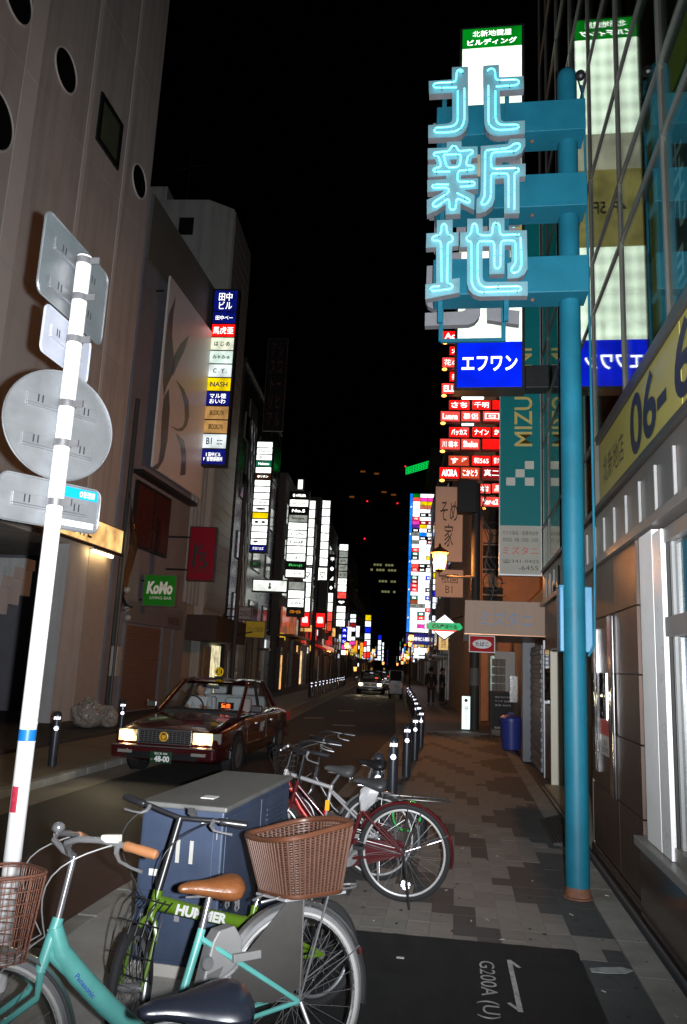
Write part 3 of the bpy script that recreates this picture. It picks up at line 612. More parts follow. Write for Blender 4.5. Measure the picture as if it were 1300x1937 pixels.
# menu board, bin, lit standing sign, umbrella bag
t = thing('menu_board', 'black framed menu board standing by the stone blocks under the canopy', 'sign board', (1.15, 20.4, 0), .2)
MB().box(-.28, .28, -.02, .02, .25, 1.15).build('board', M('chalkboard', (.015, .015, .015), .5), t); MB().box(-.32, -.28, -.03, .03, 0, 1.2).box(.28, .32, -.03, .03, 0, 1.2).box(-.28, .28, -.03, .03, 1.15, 1.2).build('frame', M('board_wood', (.05, .025, .015), .5), t)
for k, s_ in enumerate(('本日のおすすめ', 'ランチ 750円', '定食 900円', 'BAR 18:00-')): text(s_, t, WM[t] @ V((0, -.021, 1.05-k*.1 - (.45 if k == 3 else 0))), WM[t].to_3x3() @ X, Z, .4, .05, print_w, bold=0)
t = thing('trash_bin', 'blue plastic trash bin beside the rolled shutter', 'bin', (1.2, 17.9, 0))
binm = M('bin_blue', (.03, .05, .28), .4, 0, .1, 6)
MB().lathe([(0, .02), (.17, .02), (.2, .03), (.235, .60), (.25, .61), (.25, .66), (.235, .66)], n=24).build('bucket', binm, t, smooth=True); MB().lathe([(.26, .655), (.26, .69), (.2, .74), (.06, .77), (0, .77)], n=24).build('lid', binm, t, smooth=True); MB().tube([(-.06, 0, .77), (-.05, 0, .8), (.05, 0, .8), (.06, 0, .77)], .012, 6).build('handle', binm, t)
lightbox('standing_sign', 'white lit standing sign with small print on the pavement by the dark pole', (.14, 22.75, .03), X, .25, .93, .2,
  [(0, 1, 0, 1, EM('lit_white_bluish', (235, 250, 250), 1.3), '本日営業\n居酒屋\n串焼\n地酒\n二階', ink, .6, .62, .5, .40, ('●', ink, .45, .11, .5, .88), ('営業中', ink_r, .4, .05, .6, .62))], border=.015, case=M('stand_frame', (.1, .4, .42), .4), gap=0)
# utility pole with lantern
up_ = thing('utility_pole', 'dark utility pole with lantern arm and black box beyond the canopy', 'utility pole', bu(.62, 1.4))
pb_ = bu(.62, 1.4); warmpipe = M('warm_pipe', (.32, .25, .2), .6, 0, .2, 5)
MB().lathe([(.15, 0), (.13, 7.35), (0, 7.37)], pb_, Z, 20).build('pole', M('pole_dark', (.045, .042, .04), .6, 0, .2, 6), up_, world=True, smooth=True)
MB().lathe([(.157, 1.25), (.155, 1.75)], pb_, Z, 20).build('notice_band', M('notice_band', (.16, .15, .14), .6), up_, world=True, smooth=True)
MB().obox(pb_ + V((-.58, -.3, 6.4)), X*.6, Y*.5, Z*1.0).build('transformer_box', M('black_box', (.012, .011, .011), .5), up_, world=True, bevel=.02)
MB().tube([pb_+V((0, -.1, 4.45)), pb_+V((-.55, -.12, 4.42)), pb_+V((-1.08, -.12, 4.45)), pb_+V((-1.08, -.12, 4.58))], .035, 8).build('lantern_arm', warmpipe, up_, world=True, smooth=True)
lamp_e = M('lantern_glass', (.9, .6, .3), .3, var=0, emit=2.7, ecol=(1.0, .42, .11))
nt_ = lamp_e.node_tree; tr_ = nt_.nodes.new('ShaderNodeBsdfTransparent'); mx_ = nt_.nodes.new('ShaderNodeMixShader'); mx_.inputs[0].default_value = .5     # frosted panes let the bulb's light out
nt_.links.new(nt_.nodes['Principled BSDF'].outputs[0], mx_.inputs[1]); nt_.links.new(tr_.outputs[0], mx_.inputs[2]); nt_.links.new(mx_.outputs[0], nt_.nodes['Material Output'].inputs[0])
def lantern(c, name='lantern', label='', group='street lanterns', power=90, size=1.0):
    t = thing(name, label, 'street lamp', c, group=group)
    MB().lathe([(.0, .04), (.14, .05), (.19, .42), (.205, .50)], (0, 0, 0), Z, 6).build('glass', lamp_e, t); MB().lathe([(.25, .49), (.22, .54), (.10, .62), (.04, .66), (.02, .74), (0, .75)], (0, 0, 0), Z, 12).build('cap', M('lantern_cap', (.1, .05, .02), .5, .3), t)
    MB().lathe([(0, -.02), (.06, -.02), (.1, .04), (.15, .05)], (0, 0, 0), Z, 12).build('base', M('lantern_cap', 0), t)
    if size != 1: t.scale = (size,)*3
    if power:
        l = bpy.data.lights.new('lantern_bulb', 'POINT'); l.energy = power; l.color = (1, .36, .08); l.shadow_soft_size = .05
        lo = bpy.data.objects.new('lantern_bulb', l); lo.location = (0, 0, .28); link(lo, t)
    return t
lantern(pb_ + V((-1.08, -.12, 4.58)), label='large glowing lantern on the arm of the dark utility pole', power=680, size=1.15)
ca = thing('overhead_cable', 'looped black cables beside the dark utility pole', 'cable', pb_ + V((.3, 0, 4)))
for k in range(5):
    mb = MB(); a = pb_ + V((.12+.05*k, .1*k, 7.6-.3*k)); b = pb_ + V((.55+.07*k, .3, 3.4+.3*k)); mb.tube([a.lerp(b, i/14) + V((math.sin(i*1.3+k)*.1, 0, -.3*math.sin(math.pi*i/14))) for i in range(15)], .014, 5).build('cable', black, ca, world=True)
mb = MB().ring(pb_ + V((.5, -.2, 4.3)), Y, .28, .016, 24, 6).ring(pb_ + V((.52, -.22, 5.9)), Y, .2, .014, 24, 6); mb.build('cable_coil', black, ca, world=True)
# red sign stack building
rb = thing('red_sign_building', 'brown building behind the utility pole carrying stacked red signs', 'building', bu(3, 8))
warm_wall = M('warm_brown_wall', (.42, .22, .12), .75, 0, .2, 2, .3, 30)
MB().obox(bu(.95, 5.6), N2*6, T2*11, Z*15).build('wall', warm_wall, rb, world=True); MB().cyl(bu(1.02, 4.3), bu(1.02, 4.3, 7.2), .11, n=14).build('downpipe', M('downpipe', (.36, .24, .17), .6), rb, world=True)
for k in range(7): MB().obox(bu(1.25, 5.5, 3.4+k*.45), N2*.8, T2*.08, Z*.05).build('rung', warmpipe, rb, world=True)
for k in range(4): MB().obox(bu(1.3, 5.55, 3.5+k*1.6), N2*.7, T2*.05, Z*1.1).build('window', M('dull_window', (.03, .03, .03), .2), rb, world=True)
reds = [  # pixel x0, x1, y0, y1, material, text
 (837,872,626,645,Rd,'Aoi'),(850,886,655,672,Rd,'灯'),(836,872,676,695,Rp,'花の'),(850,886,703,722,Rd,'舞'),(835,872,725,745,Rp,'ELLE'),
 (849,889,757,775,Rd,'さち'),(893,929,757,775,Rd,'千明'),(931,966,757,775,Rd,''),(833,871,778,797,Rp,'Luana'),(872,909,778,797,Rp,'慕侶'),(913,950,778,797,Rp,'回'),
 (849,888,808,827,Rd,'バッカス'),(893,929,808,827,Rd,'ナイン'),(931,966,808,827,Rd,'かぐら'),(832,871,830,850,Rp,'川 橋本'),(872,908,830,850,Rp,'Shelen'),(912,949,830,850,Rd,''),
 (848,888,862,881,Or,'すず'),(892,929,862,881,Rd,'和565'),(930,966,862,881,Rd,'響クリスタ'),(831,870,884,905,Rd,'AKIRA'),(871,908,884,905,Or,'こかとう'),(911,949,884,905,Cr,'真二'),
 (890,929,915,933,Rp,'Bar つばさ'),(930,966,915,933,Rp,'星'),(909,947,940,958,Rp,'Bar-a2')]
lampb = M('small_orange_lamp', (.9, .5, .2), .3, var=0, emit=5, ecol=(1, .38, .06))
for i, (a, b, c, d, m, s_) in enumerate(reds):
    off = .0 if a in (849, 850, 848, 893, 892, 931, 930, 890, 909) and c not in (778, 830, 884) else -.35
    p0, p1 = atv(a, d, 5.0+off), atv(b, c, 5.0+off); wd = (p1-p0).dot(N2); ht = p1.z-p0.z
    rws = sorted({q[2] for q in reds}); rw = [q for q in reds if q[2] == c]; ci = rw.index(reds[i])
    lab = 'red %s bar sign, %s in row %s from the top of the red stack' % ('lettered' if s_ else 'blank', 'alone' if len(rw) == 1 else ('leftmost', 'second', 'third')[ci], ('one', 'two', 'three', 'four', 'five', 'six', 'seven', 'eight', 'nine', 'ten', 'eleven', 'twelve', 'thirteen')[rws.index(c)])
    lightbox('bar_sign', lab, p0, N2, wd, ht, .3, [(0, 1, 0, 1, m, s_, letter_w, .8, .62)], group='stacked red bar signs', border=.018, gap=.0, case=M('sign_rust', (.12, .07, .05), .5, .3))
    if a < 840 or a in (890, 909):
        t = thing('sign_lamp', 'orange lamp under the left end of red sign row %s from the top' % ('one', 'two', 'three', 'four', 'five', 'six', 'seven', 'eight', 'nine', 'ten', 'eleven', 'twelve', 'thirteen')[rws.index(c)], 'lamp', p0 + N2*.1 - Z*.07, group='orange lamps under the red signs'); MB().ball((0, 0, 0), .065, 10, 6, 1.4, 1, .8).build('bulb', lampb, t); MB().box(-.02, .3, .0, .05, .03, .06).build('holder', dark, t)
for (a, b, c) in ((874, 915, 753), (874, 896, 803)):
    p0, p1 = atv(a, c, 4.7), atv(b, c, 4.7); t = thing('tube_lamp', 'white tube lamp above the %s row of red signs' % ('upper' if c == 753 else 'middle'), 'lamp', p0, group='tube lamps on the red sign stack')
    MB().cyl(p0, p1, .045, n=8).build('tube', EM('tube_white', (240, 250, 255), 4, uneven=0), t, world=True); MB().obox(p0+Z*.05, p1-p0, T2*.06, Z*.05).build('holder', dark, t, world=True)
# pale banner boards behind the lantern
ban = M('banner_cloth', (.55, .52, .52), .7, 0, .06, 2)
def board(name, label, a, b, c, d, v, mat, txt, tm, wf=.7, hf=.7, dep=.12):
    p0, p1 = atv(a, d, v), atv(b, c, v); wd = (p1-p0).dot(N2); ht = p1.z-p0.z; t = thing(name, label, 'sign', p0 + N2*wd/2)
    plate(t, p0, N2, Z, wd, ht, dep, M('board_frame', (.1, .08, .07), .5), 'frame'); pn = plate(t, p0 - T2*.012 + N2*.02 + Z*.02, N2, Z, wd-.04, ht-.04, .01, mat)
    if txt: text(txt, pn, p0 - T2*.013 + N2*wd/2 + Z*ht/2, N2, Z, wd*wf, ht*hf, tm, bold=0)
    return t
board('hanging_board', 'tall pale board with brush characters behind the lantern', 821, 877, 921, 1062, 6, ban, 'そめ\n家', ink, .62, .6)
board('hanging_board', 'short pale board reading Gion below the tall pale board', 823, 877, 1078, 1129, 6, ban, '祇園\nB1', ink, .6, .7)
# diamond sign
P = atv(841, 1186, 8); t = thing('diamond_sign', 'diamond shaped lit sign with green band over the pavement', 'sign', P)
dm = lambda k: [(.55*k, 0), (0, .47*k), (-.55*k, 0), (0, -.47*k)]
MB().prism(dm(1.1), P + T2*.1, N2, Z, .1).build('case', case_m, t, world=True); MB().prism([(.42, .12), (0, .46), (-.42, .12)], P - T2*.002, N2, Z, .01).build('panel', Wq, t, world=True); MB().prism([(-.42, -.14), (0, -.46), (.42, -.14)], P - T2*.002, N2, Z, .01).build('panel', Wq, t, world=True)
gp = MB().prism([(.7, 0), (.58, .16), (-.58, .16), (-.7, 0), (-.58, -.11), (.58, -.11)], P - T2*.015, N2, Z, .01).build('panel', EM('lit_emerald', (0, 165, 100), 1.1), t, world=True); MB().prism([(-.45, -.17), (.45, -.17), (.45, -.12), (-.45, -.12)], P - T2*.016, N2, Z, .008).build('stripe', Rd, t, world=True)
text('どん座ぱーる', gp, P - T2*.027 + Z*.02, N2, Z, .95, .17, print_k, bold=.03); text('⊕', t, P - T2*.014 - Z*.3, N2, Z, .12, .12, print_k)
MB().cyl(P + T2*.05 + N2*.3 + Z*.3, bu(1.3, 8.05, 3.9), .025, n=8).build('arm', dark, t, world=True)
board('hanging_board', 'cream lit lantern board hanging under the diamond sign', 829, 849, 1202, 1230, 9, EM('lit_cream', (235, 190, 110), .8), '酒場', ink_r, .5, .7)
# many-coloured directory tower sign
v = 55; p0, p1 = atv(768, 1196, v), atv(821, 934, v); wd = 2.6; ht = p1.z - p0.z
pal = {'g': Gn, 'G': Tg, 'w': Wq, 'p': Rp, 'm': Mg, 'y': Yl, 'o': EM('lit_salmon', (220, 120, 90), .9), 'k': Bk, 'r': Rd, 'c': Cr, 'u': Pu, 'b': Cy, 'n': Bl, 't': EM('lit_brownish', (170, 80, 40), .8), 'z': Gy}
rows = ['gww','pmm','wyy','woo','www','wkk','rww','mcc','uyw','kwk','zbw','wkk','zwc','www','rww','Gww','kwy','www','pkk','rkw','www','Gwn','cww','rww','rwk','www','Gwn','tww','zzw','wwr','wGw','wrw','www','wmw','www']
cl = [(0, .11, i/5, (i+1)/5, Cy, '%dF' % (i+1), letter_w, .5, .06) for i in range(5)]
nr = len(rows)
tx = {'k': ('BAR', letter_w), 'r': ('花', letter_w), 'c': ('雅', letter_w), 'n': ('B-B', letter_w), 'G': ('S', letter_w), 'z': ('KIKI', ink)}
for i, rw in enumerate(rows):
    for j, ch in enumerate(rw):
        tt = tx.get(ch, ('', None)); cl.append((.12+.88*j/3, .12+.88*(j+1)/3, 1-(i+1)/nr, 1-i/nr, pal[ch], tt[0], tt[1], .6, .5))
dt = lightbox('directory_sign', 'tall many-coloured directory light box with blue edge on the right side', p0, N2, wd, ht, .4, cl, gap=.035, border=.04)
lightbox('building_name_sign', 'blue lit name sign under the many-coloured directory', p0 - Z*1.15, N2, wd*.98, 1.1, .4, [(0, 1, 0, 1, Nv, '新日本新地ビル東館', letter_w, .85, .4)], border=.03)
lightbox('white_notice_sign', 'white lit notice sign below the blue name sign', p0 - Z*2.5 + N2*.85, N2, 1.7, 1.05, .3, [(0, 1, 0, 1, Wq)], border=.03)
# buildings along the right of the street
wallk = M('night_wall', (.09, .08, .075), .8, 0, .2, 1); wallg = M('night_grey_wall', (.16, .155, .15), .75, 0, .2, 1); winm = M('night_window', (.015, .016, .018), .12, 0, 0); wframe = M('window_frame_grey', (.15, .15, .15), .5)
litw = EM('lit_window', (200, 210, 190), .35, uneven=.6)
def building(label, u0, u1, v0, v1, h, mat, cols=4, rows=4, side=1, litset=(), wz=3.4, wh=1.3, name='street_building', cat='building'):
    t = thing(name, label, cat, bu((u0+u1)/2, (v0+v1)/2)); MB().obox(bu(u0, v0), N2*(u1-u0), T2*(v1-v0), Z*h).build('wall', mat, t, world=True)
    MB().obox(bu(u0-.08, v0-.02, h), N2*(u1-u0+.16), T2*(v1-v0+.04), Z*.25).build('parapet', mat, t, world=True)
    uf = u0 if side > 0 else u1; dv = (v1-v0)/cols; dz = (h-wz-.6)/rows; nrm = N2*(-1 if side > 0 else 1)
    fme = pme = None
    for i in range(cols):
        for j in range(rows):
            p = bu(uf, v0+dv*(i+.2), wz+dz*j)
            if fme is None:
                q = MB().obox(nrm*.0, T2*dv*.6, nrm*.05, Z*wh); fo = q.build('window', wframe, t); fme = fo.data
                q2 = MB().obox(T2*.05 + Z*.05, T2*(dv*.6-.1), nrm*.056, Z*(wh-.1)); po = q2.build('pane', winm, fo); pme = po.data
            else:
                fo = bpy.data.objects.new('window', fme); link(fo, t); po = bpy.data.objects.new('pane', pme); link(po, fo)
            fo.location = WM[t].inverted() @ p
            if (i, j) in litset: po.material_slots[0].link = 'OBJECT'; po.material_slots[0].material = litw
    rg = random.Random(int(v0*10+side)); vv = v0 + .2; pal_ = [M('front_dark', (.04, .035, .032), .35), M('front_grey', (.14, .14, .145), .5, 0, .15, 2), M('front_brown', (.12, .06, .035), .5, 0, .2, 2), M('front_cream', (.26, .22, .16), .6, 0, .15, 2), M('front_steel', (.2, .2, .2), .3, .5, .2, 3)]
    lits = [EM('front_lit_warm', (255, 190, 110), .9, uneven=.6, scale=2), EM('front_lit_cool', (225, 235, 240), .9, uneven=.6, scale=2), EM('front_lit_red', (220, 40, 30), .8), EM('front_lit_yellow', (240, 200, 60), .8)]
    while vv < min(v1 - 1.2, v0 + 60):
        wv_ = rg.choice((.9, 1.3, 1.8, 2.4)); wv_ = min(wv_, v1 - vv - .1); hz = rg.choice((2.3, 2.5, 2.9)); pr_ = rg.choice((.04, .12, .25))
        MB().obox(bu(uf, vv, .03), T2*wv_*.94, nrm*pr_, Z*hz).build('shopfront', rg.choice(pal_), t, world=True)
        if rg.random() < .55: MB().obox(bu(uf, vv+.2, .05) + nrm*pr_, T2*min(.85, wv_*.5), nrm*.03, Z*2.0).build('door', rg.choice(pal_ + lits[:1]), t, world=True)
        if rg.random() < .5: MB().obox(bu(uf, vv+.05, hz+.1), T2*wv_*.85, nrm*(pr_+.1), Z*.45).build('shop_sign', rg.choice(pal_ + lits), t, world=True)
        if rg.random() < .3: MB().obox(bu(uf, vv, hz-.1), T2*wv_*.9, nrm*.9, Z*.12).build('awning', rg.choice(pal_), t, world=True)
        if rg.random() < .35 and vv > 34: MB().obox(bu(uf, vv+.1, hz+1.2+rg.random()), T2*.12, nrm*.55, Z*rg.choice((.5, .9))).build('side_sign', rg.choice(lits), t, world=True)
        MB().obox(bu(uf, vv+wv_*.95, .03), T2*.08, nrm*.3, Z*3.1).build('pilaster', rg.choice(pal_), t, world=True)
        vv += wv_
    return t
def sfx(i): return ('first', 'second', 'third', 'fourth', 'fifth', 'sixth', 'seventh', 'eighth')[i]
for i, (a, b, h, m, n) in enumerate(((16.7, 30, 22, wallk, 'dark'), (30.2, 54.8, 17, wallg, 'grey'), (55.6, 82, 24, wallk, 'dark'), (82.3, 120, 19, wallg, 'grey'), (120.5, 180, 25, wallk, 'dark'), (181, 300, 20, wallg, 'grey'))):
    building('%s street building on the right, %s beyond the red sign stack' % (n, sfx(i)), 1.5, 12, a, b, h, m, 4, 4, 1, {(1, 0), (3, 2)})
# green neon band on a roof edge
A, B_ = atv(768, 897, 70), atv(827, 880, 66); t = thing('roof_neon', 'green neon roof band above the many-coloured directory', 'neon sign', (A+B_)/2)
mb = MB(); d = (B_-A)
for k in range(5): mb.cyl(A + Z*k*.2, B_ + Z*k*.2, .05, n=6)
for k in range(13): mb.cyl(A + d*k/12, A + d*k/12 + Z*.8, .035, n=6)
mb.build('neon_lattice', M('neon_green', (.0, .6, .1), .3, var=0, emit=1.1, ecol=(.0, .6, .08)), t, world=True); MB().obox(A + T2*.15, d, T2*.15, Z*.8).build('backing', dark, t, world=True)
# ================================================================== LEFT SIDE
wa_m = M('pink_grey_wall', (.62, .575, .535), .75, 0, .08, 1.2, .2, 40, stain=.12, streak=.45); wa_s = M('pale_strip', (.8, .75, .71), .65, 0, .06, 2); pan_m = M('porthole_glass', (.01, .011, .013), .1, 0, 0)
XA = -9.5
A_ = thing('porthole_building', 'tall pinkish grey building with round and square windows on the left', 'building', (-10.5, 15, 0))
MB().box(-16, XA-.04, 6, 19.86, 4.3, 27).build('wall', wa_m, A_, world=True)
ysA = [7, 9.9, 13.25, 13.8, 15.95, 16.12, 18.1, 18.26, 19.9]
for a, b in zip(ysA, ysA[1:]):
    thin = b-a < .6
    for z0, z1 in ((5.1, 9.6), (9.6, 14.1), (14.1, 18.6), (18.6, 23.1), (23.1, 27)):
        MB().box(XA-.05, XA+(.012 if thin else 0), a+.006, b-.006, z0+.008, z1-.008).build('panel', wa_s if thin else wa_m, A_, world=True)
for y, z, r in ((14.76, 15.35, .5), (19.12, 15.38, .48), (12.7, 15.35, .52), (12.55, 12.3, .62)):
    o = MB().ring((XA+.02, y, z), X, r, .022, 40, 8).build('porthole_frame', wa_s, A_, world=True, smooth=True); MB().lathe([(0, .012), (r-.03, .012)], (XA+.002, y, z), X, 40).build('pane', pan_m, o, world=True)
fo = MB(); y0, y1, z0, z1 = 16.44, 17.74, 14.77, 16.18; fo.box(XA, XA+.06, y0, y1, z0, z0+.14).box(XA, XA+.06, y0, y1, z1-.14, z1).box(XA, XA+.06, y0, y0+.14, z0+.14, z1-.14).box(XA, XA+.06, y1-.14, y1, z0+.14, z1-.14)
o = fo.build('window_frame', dark, A_, world=True); MB().box(XA, XA+.02, y0+.14, y1-.14, z0+.14, z1-.14).build('pane', M('greenish_pane', (.12, .15, .09), .15, 0, .2, 2), o, world=True)
colm = M('white_column', (.6, .6, .6), .6, 0, .06, 3, stain=.1, streak=.4); tilem = M('beige_column', (.46, .42, .39), .6, 0, .1, 3)
MB().box(-9.9, XA+.02, 17.5, 18.52, .02, 4.3).build('column', colm, A_, world=True); MB().box(-9.9, XA+.03, 18.55, 19.86, .02, 4.3).build('column', tilem, A_, world=True)
MB().box(-12, -11.6, 6, 17.5, 0, 4.3).build('entrance_back', M('entrance_dark', (.03, .032, .04), .7), A_, world=True)
for k in range(9):   # stair under the canopy
    y = 13.0 + k*.42; MB().box(-11.4, -9.9, y, y+.42, 1.6+k*.24, 1.85+k*.24).build('step', colm, A_, world=True); MB().box(-11.4, -9.95, y-.0, y+.42, 1.0+k*.24, 1.6+k*.24).build('riser_block', colm, A_, world=True)
cl_ = EM('lit_canopy', (255, 205, 130), .95, uneven=.5, scale=2.2)
cpy = thing('lit_canopy', 'warm lit canopy sign band along the left building', 'canopy', (-9.3, 17, 4.4))
MB().box(XA+.01, XA+.22, 8, 20.0, 4.40, 5.08).build('case', M('canopy_case', (.3, .26, .2), .5), cpy, world=True); fp = MB().box(XA+.22, XA+.235, 8.05, 19.97, 4.44, 5.05).build('panel', cl_, cpy, world=True)
text('UNATE', fp, (XA+.236, 17.3, 4.72), Y, Z, 1.7, .36, M('canopy_letter', (.25, .14, .05), .5, var=0), bold=.02)
MB().box(XA+.23, XA+.27, 8, 20.0, 4.34, 4.40).build('edge', dark, cpy, world=True)
tl_ = thing('tube_lamp', 'warm fluorescent tube under the canopy of the left building', 'lamp', (-9.25, 18.9, 4.2))
MB().cyl((-9.3, 18.35, 4.26), (-9.3, 19.5, 4.26), .035, n=10).build('tube', EM('warm_tube', (255, 215, 150), 16, uneven=0), tl_, world=True); MB().box(-9.36, -9.24, 18.3, 19.55, 4.3, 4.34).build('fitting', white, tl_, world=True)
# B building with the white rabbit-letter panel
B = thing('panel_building', 'narrow building with large white emblem panel next to the pinkish building', 'building', (-10.5, 24, 0)); XB = -9.62
bw = M('grey_rose_wall', (.25, .25, .29), .7, 0, .12, 2, stain=.15); MB().box(-16, XB, 20.3, 26.5, 0, 15.8).build('wall', bw, B, world=True)
MB().box(XB, XB+.1, 20.3, 26.5, 13.6, 15.75).build('parapet_band', M('olive_grey_wall', (.17, .165, .14), .7, 0, .1, 2), B, world=True)
lit_pan = M('emblem_panel', (.86, .8, .77), .42, 0, .06, 2)
pnl = MB().box(XB+.25, XB+.32, 21.6, 26.1, 7.35, 13.7).build('panel', lit_pan, B, world=True, bevel=.01)
em_m = M('emblem_grey', (.2, .2, .2), .3, var=0); pxk = lambda l: [(-(atx(200+a/3.522, 350+b/3.522, XB+.32).y), atx(200+a/3.522, 350+b/3.522, XB+.32).z) for a, b in l]
def emb(pts, nm):
    q = [atx(200+a/3.522, 350+b/3.522, XB+.32) for a, b in pts]; MB().prism([(p.y, p.z) for p in q], (XB+.321, 0, 0), Y, Z, .012).build(nm, em_m, B, world=True)
emb([(466,745),(450,850),(440,1000),(455,1170),(440,1270),(405,1340),(385,1410),(380,1300),(390,1150),(402,1000),(420,860)], 'emblem_ear'); emb([(555,1005),(520,1110),(480,1190),(448,1270),(440,1230),(460,1130),(505,1055)], 'emblem_ear')
emb([(470,1300),(520,1360),(550,1440),(555,1540),(540,1600),(510,1640),(480,1640),(430,1605),(480,1625),(515,1610),(528,1560),(525,1460),(505,1380)], 'emblem_curve'); emb([(385,1420),(420,1360),(425,1500),(410,1700),(385,1830),(345,1895),(300,1890),(350,1850),(365,1740),(372,1560)], 'emblem_stem'); emb([(470,1655),(520,1700),(535,1800),(530,1930),(495,1935),(505,1820),(498,1740)], 'emblem_curve')
for k in range(6): MB().box(XB, XB+.26, 21.3+k*.9, 21.34+k*.9, 13.0, 13.05).build('panel_bracket', dark, B, world=True)
wf = MB().box(XB, XB+.08, 21.2, 24.0, 4.85, 6.85).build('window_frame', dark, B, world=True)
for k in range(2): MB().box(XB+.06, XB+.085, 21.3+k*1.38, 22.55+k*1.38, 4.95, 6.75).build('pane', M('reddish_pane', (.10, .03, .025), .12, 0, .2, 1), wf, world=True)
MB().box(XB, XB+.3, 21.0, 25.9, 7.0, 7.12).build('ledge', dark, B, world=True)
MB().box(XB, XB+.12, 21.3, 25.9, 2.62, 3.25).build('shutter_box', M('shutter_box', (.2, .2, .23), .5, .2, .1, 3), B, world=True)
text('WAGON', B, (XB+.123, 25.0, 2.85), Y, Z, 1.0, .28, M('wagon_letter', (.12, .08, .07), .5, var=0))
for k in range(29): MB().box(XB, XB+.05+.012*(k % 2), 21.45, 24.15, .06+k*.086, .14+k*.086).build('shutter_slat', M('shutter_brown', (.20, .12, .09), .5, .1, .1, 4), B, world=True, bevel=.008)
for y in (21.3, 24.25, 25.2): MB().box(XB, XB+.1, y, y+.12 + (.6 if 24 < y < 25 else 0), 0.03, 2.6).build('pier', M('grey_blue_pier', (.2, .2, .22), .6), B, world=True)
MB().cyl((XB+.3, 20.15, 0), (XB+.3, 20.15, 9), .07, n=10).cyl((XB+.45, 20.0, 0), (XB+.45, 20.0, 6), .04, n=8).build('downpipe', M('pipe_dark', (.05, .05, .05), .5), B, world=True)
MB().box(XB+.3, XB+.5, 20.05, 20.35, 1.1, 1.9).build('meter_box', M('meter_box', (.42, .4, .37), .5), B, world=True, bevel=.02)
mb = MB()
for k in range(6): mb.tube([(XB+.35+.03*k, 20.1+.05*k, 6.2-.2*k), (XB+.5, 20.2+.1*k, 4.8), (XB+.38, 20.2, 3.6-.15*k), (XB+.45+.05*k, 20.3, 3.0)], .018, 5)
mb.build('cable', black, B, world=True)
for k, z in enumerate((3.45, 2.95, 2.7)): MB().ball((XB+.5, 20.25+.12*k, z), .09, 10, 7).build('insulator', M('insulator', (.45, .42, .38), .4), B, world=True)
# signs on B
def vboard(name, label, a, b, c, d, v, mat, txt, tm, wf=.7, hf=.5, dep=.25, fr=None):
    p0, p1 = atv(a, d, v), atv(b, c, v); wd = (p1-p0).dot(N2); ht = p1.z-p0.z; t = thing(name, label, 'sign', p0 + N2*wd/2)
    plate(t, p0 + T2*.01, N2, Z, wd, ht, dep, fr or case_m, 'case'); pn = plate(t, p0 + N2*.03 + Z*.03, N2, Z, wd-.06, ht-.06, .02, mat)
    if txt: text(txt, pn, p0 + N2*wd/2 + Z*ht/2, N2, Z, wd*wf, ht*hf, tm)
    MB().cyl(p0 + Z*ht*.8 + T2*.1, p0 + Z*ht*.8 + T2*.1 - N2*.7, .03, n=8).cyl(p0 + Z*ht*.2 + T2*.1, p0 + Z*ht*.2 + T2*.1 - N2*.7, .03, n=8).build('bracket', dark, t, world=True)
    return t, pn, p0, wd, ht
t, pn, p0, wd, ht = vboard('projecting_sign', 'green square projecting sign with white hand-drawn letters on the left', 268, 336, 1088, 1146, 1.0, M('komo_green', (.015, .2, .012), .6, 0, .05, 3, spec=.2, emit=.09, ecol=(.02, .25, .01)), '', None, fr=M('komo_frame', (.14, .12, .09), .5))
kl = M('komo_letter', (.6, .55, .45), .5, var=0, emit=.25, ecol=(.6, .55, .45)); text('KoMo', pn, p0 + N2*wd*.5 + Z*ht*.58, N2, Z, wd*.78, ht*.4, kl, bold=.05, shear=.1); text('LIVING BAR', pn, p0 + N2*wd*.55 + Z*ht*.27, N2, Z, wd*.65, ht*.09, kl, bold=0)
rm = M('kb_red', (.20, .004, .012), .6, 0, .06, 3, spec=.2, emit=.05, ecol=(.4, .0, .02)); t, pn, p0, wd, ht = vboard('projecting_sign', 'dark red projecting sign with black rabbit emblem on the left', 352, 411, 997, 1098, 1.6, rm, '', None)
def emb2(pts):
    q = [(((a/1291*360+340-352)-31)*1.35+30, ((1098-(b/1937*540+800))-55)*1.3+56) for a, b in pts]; s_ = wd/59; MB().prism([(a*s_, b*s_) for a, b in q], p0 - T2*.002, N2, Z, .006).build('emblem', print_k, pn, world=True)
emb2([(118,785),(126,830),(124,880),(118,945),(100,945),(104,880),(108,820)]); emb2([(160,805),(150,830),(125,850),(128,835),(142,815)]); emb2([(132,855),(175,850),(180,880),(160,895),(192,915),(185,945),(150,955),(145,945),(170,935),(172,915),(145,900),(142,890),(165,880),(164,865),(136,865)]); text('BAR RABBIT', pn, p0 + N2*wd*.5 + Z*ht*.18, N2, Z, wd*.7, ht*.05, print_k, bold=0)
# C: pale tower with the Tanaka sign
C_ = thing('pale_tower', 'pale stair tower building with chamfered top behind the emblem panel', 'building', bu(-11.5, 8)); cw_ = M('pale_tower_wall', (.45, .46, .43), .75, 0, .08, 1.5, stain=.1, streak=.5); ct = M('tower_tile', (.3, .28, .26), .6, 0, .1, 2)
MB().prism([(-16, 7.0), (-10.2, 7.0), (-9.25, 7.7), (-9.25, 11.3), (-16, 11.3)], O2, N2, T2, 20.8).build('wall', cw_, C_, world=True)
MB().obox(bu(-16, 4.75), N2*6.6, T2*2.2, Z*9).build('lower_wall', cw_, C_, world=True)
MB().obox(bu(-9.25, 7.75, 3.6), N2*.06, T2*3.5, Z*17.1).build('tile_wall', ct, C_, world=True)
for k in range(32): MB().obox(bu(-9.19, 7.75, 3.7+k*.52), N2*.02, T2*3.5, Z*.49).build('tile_course', ct, C_, world=True)
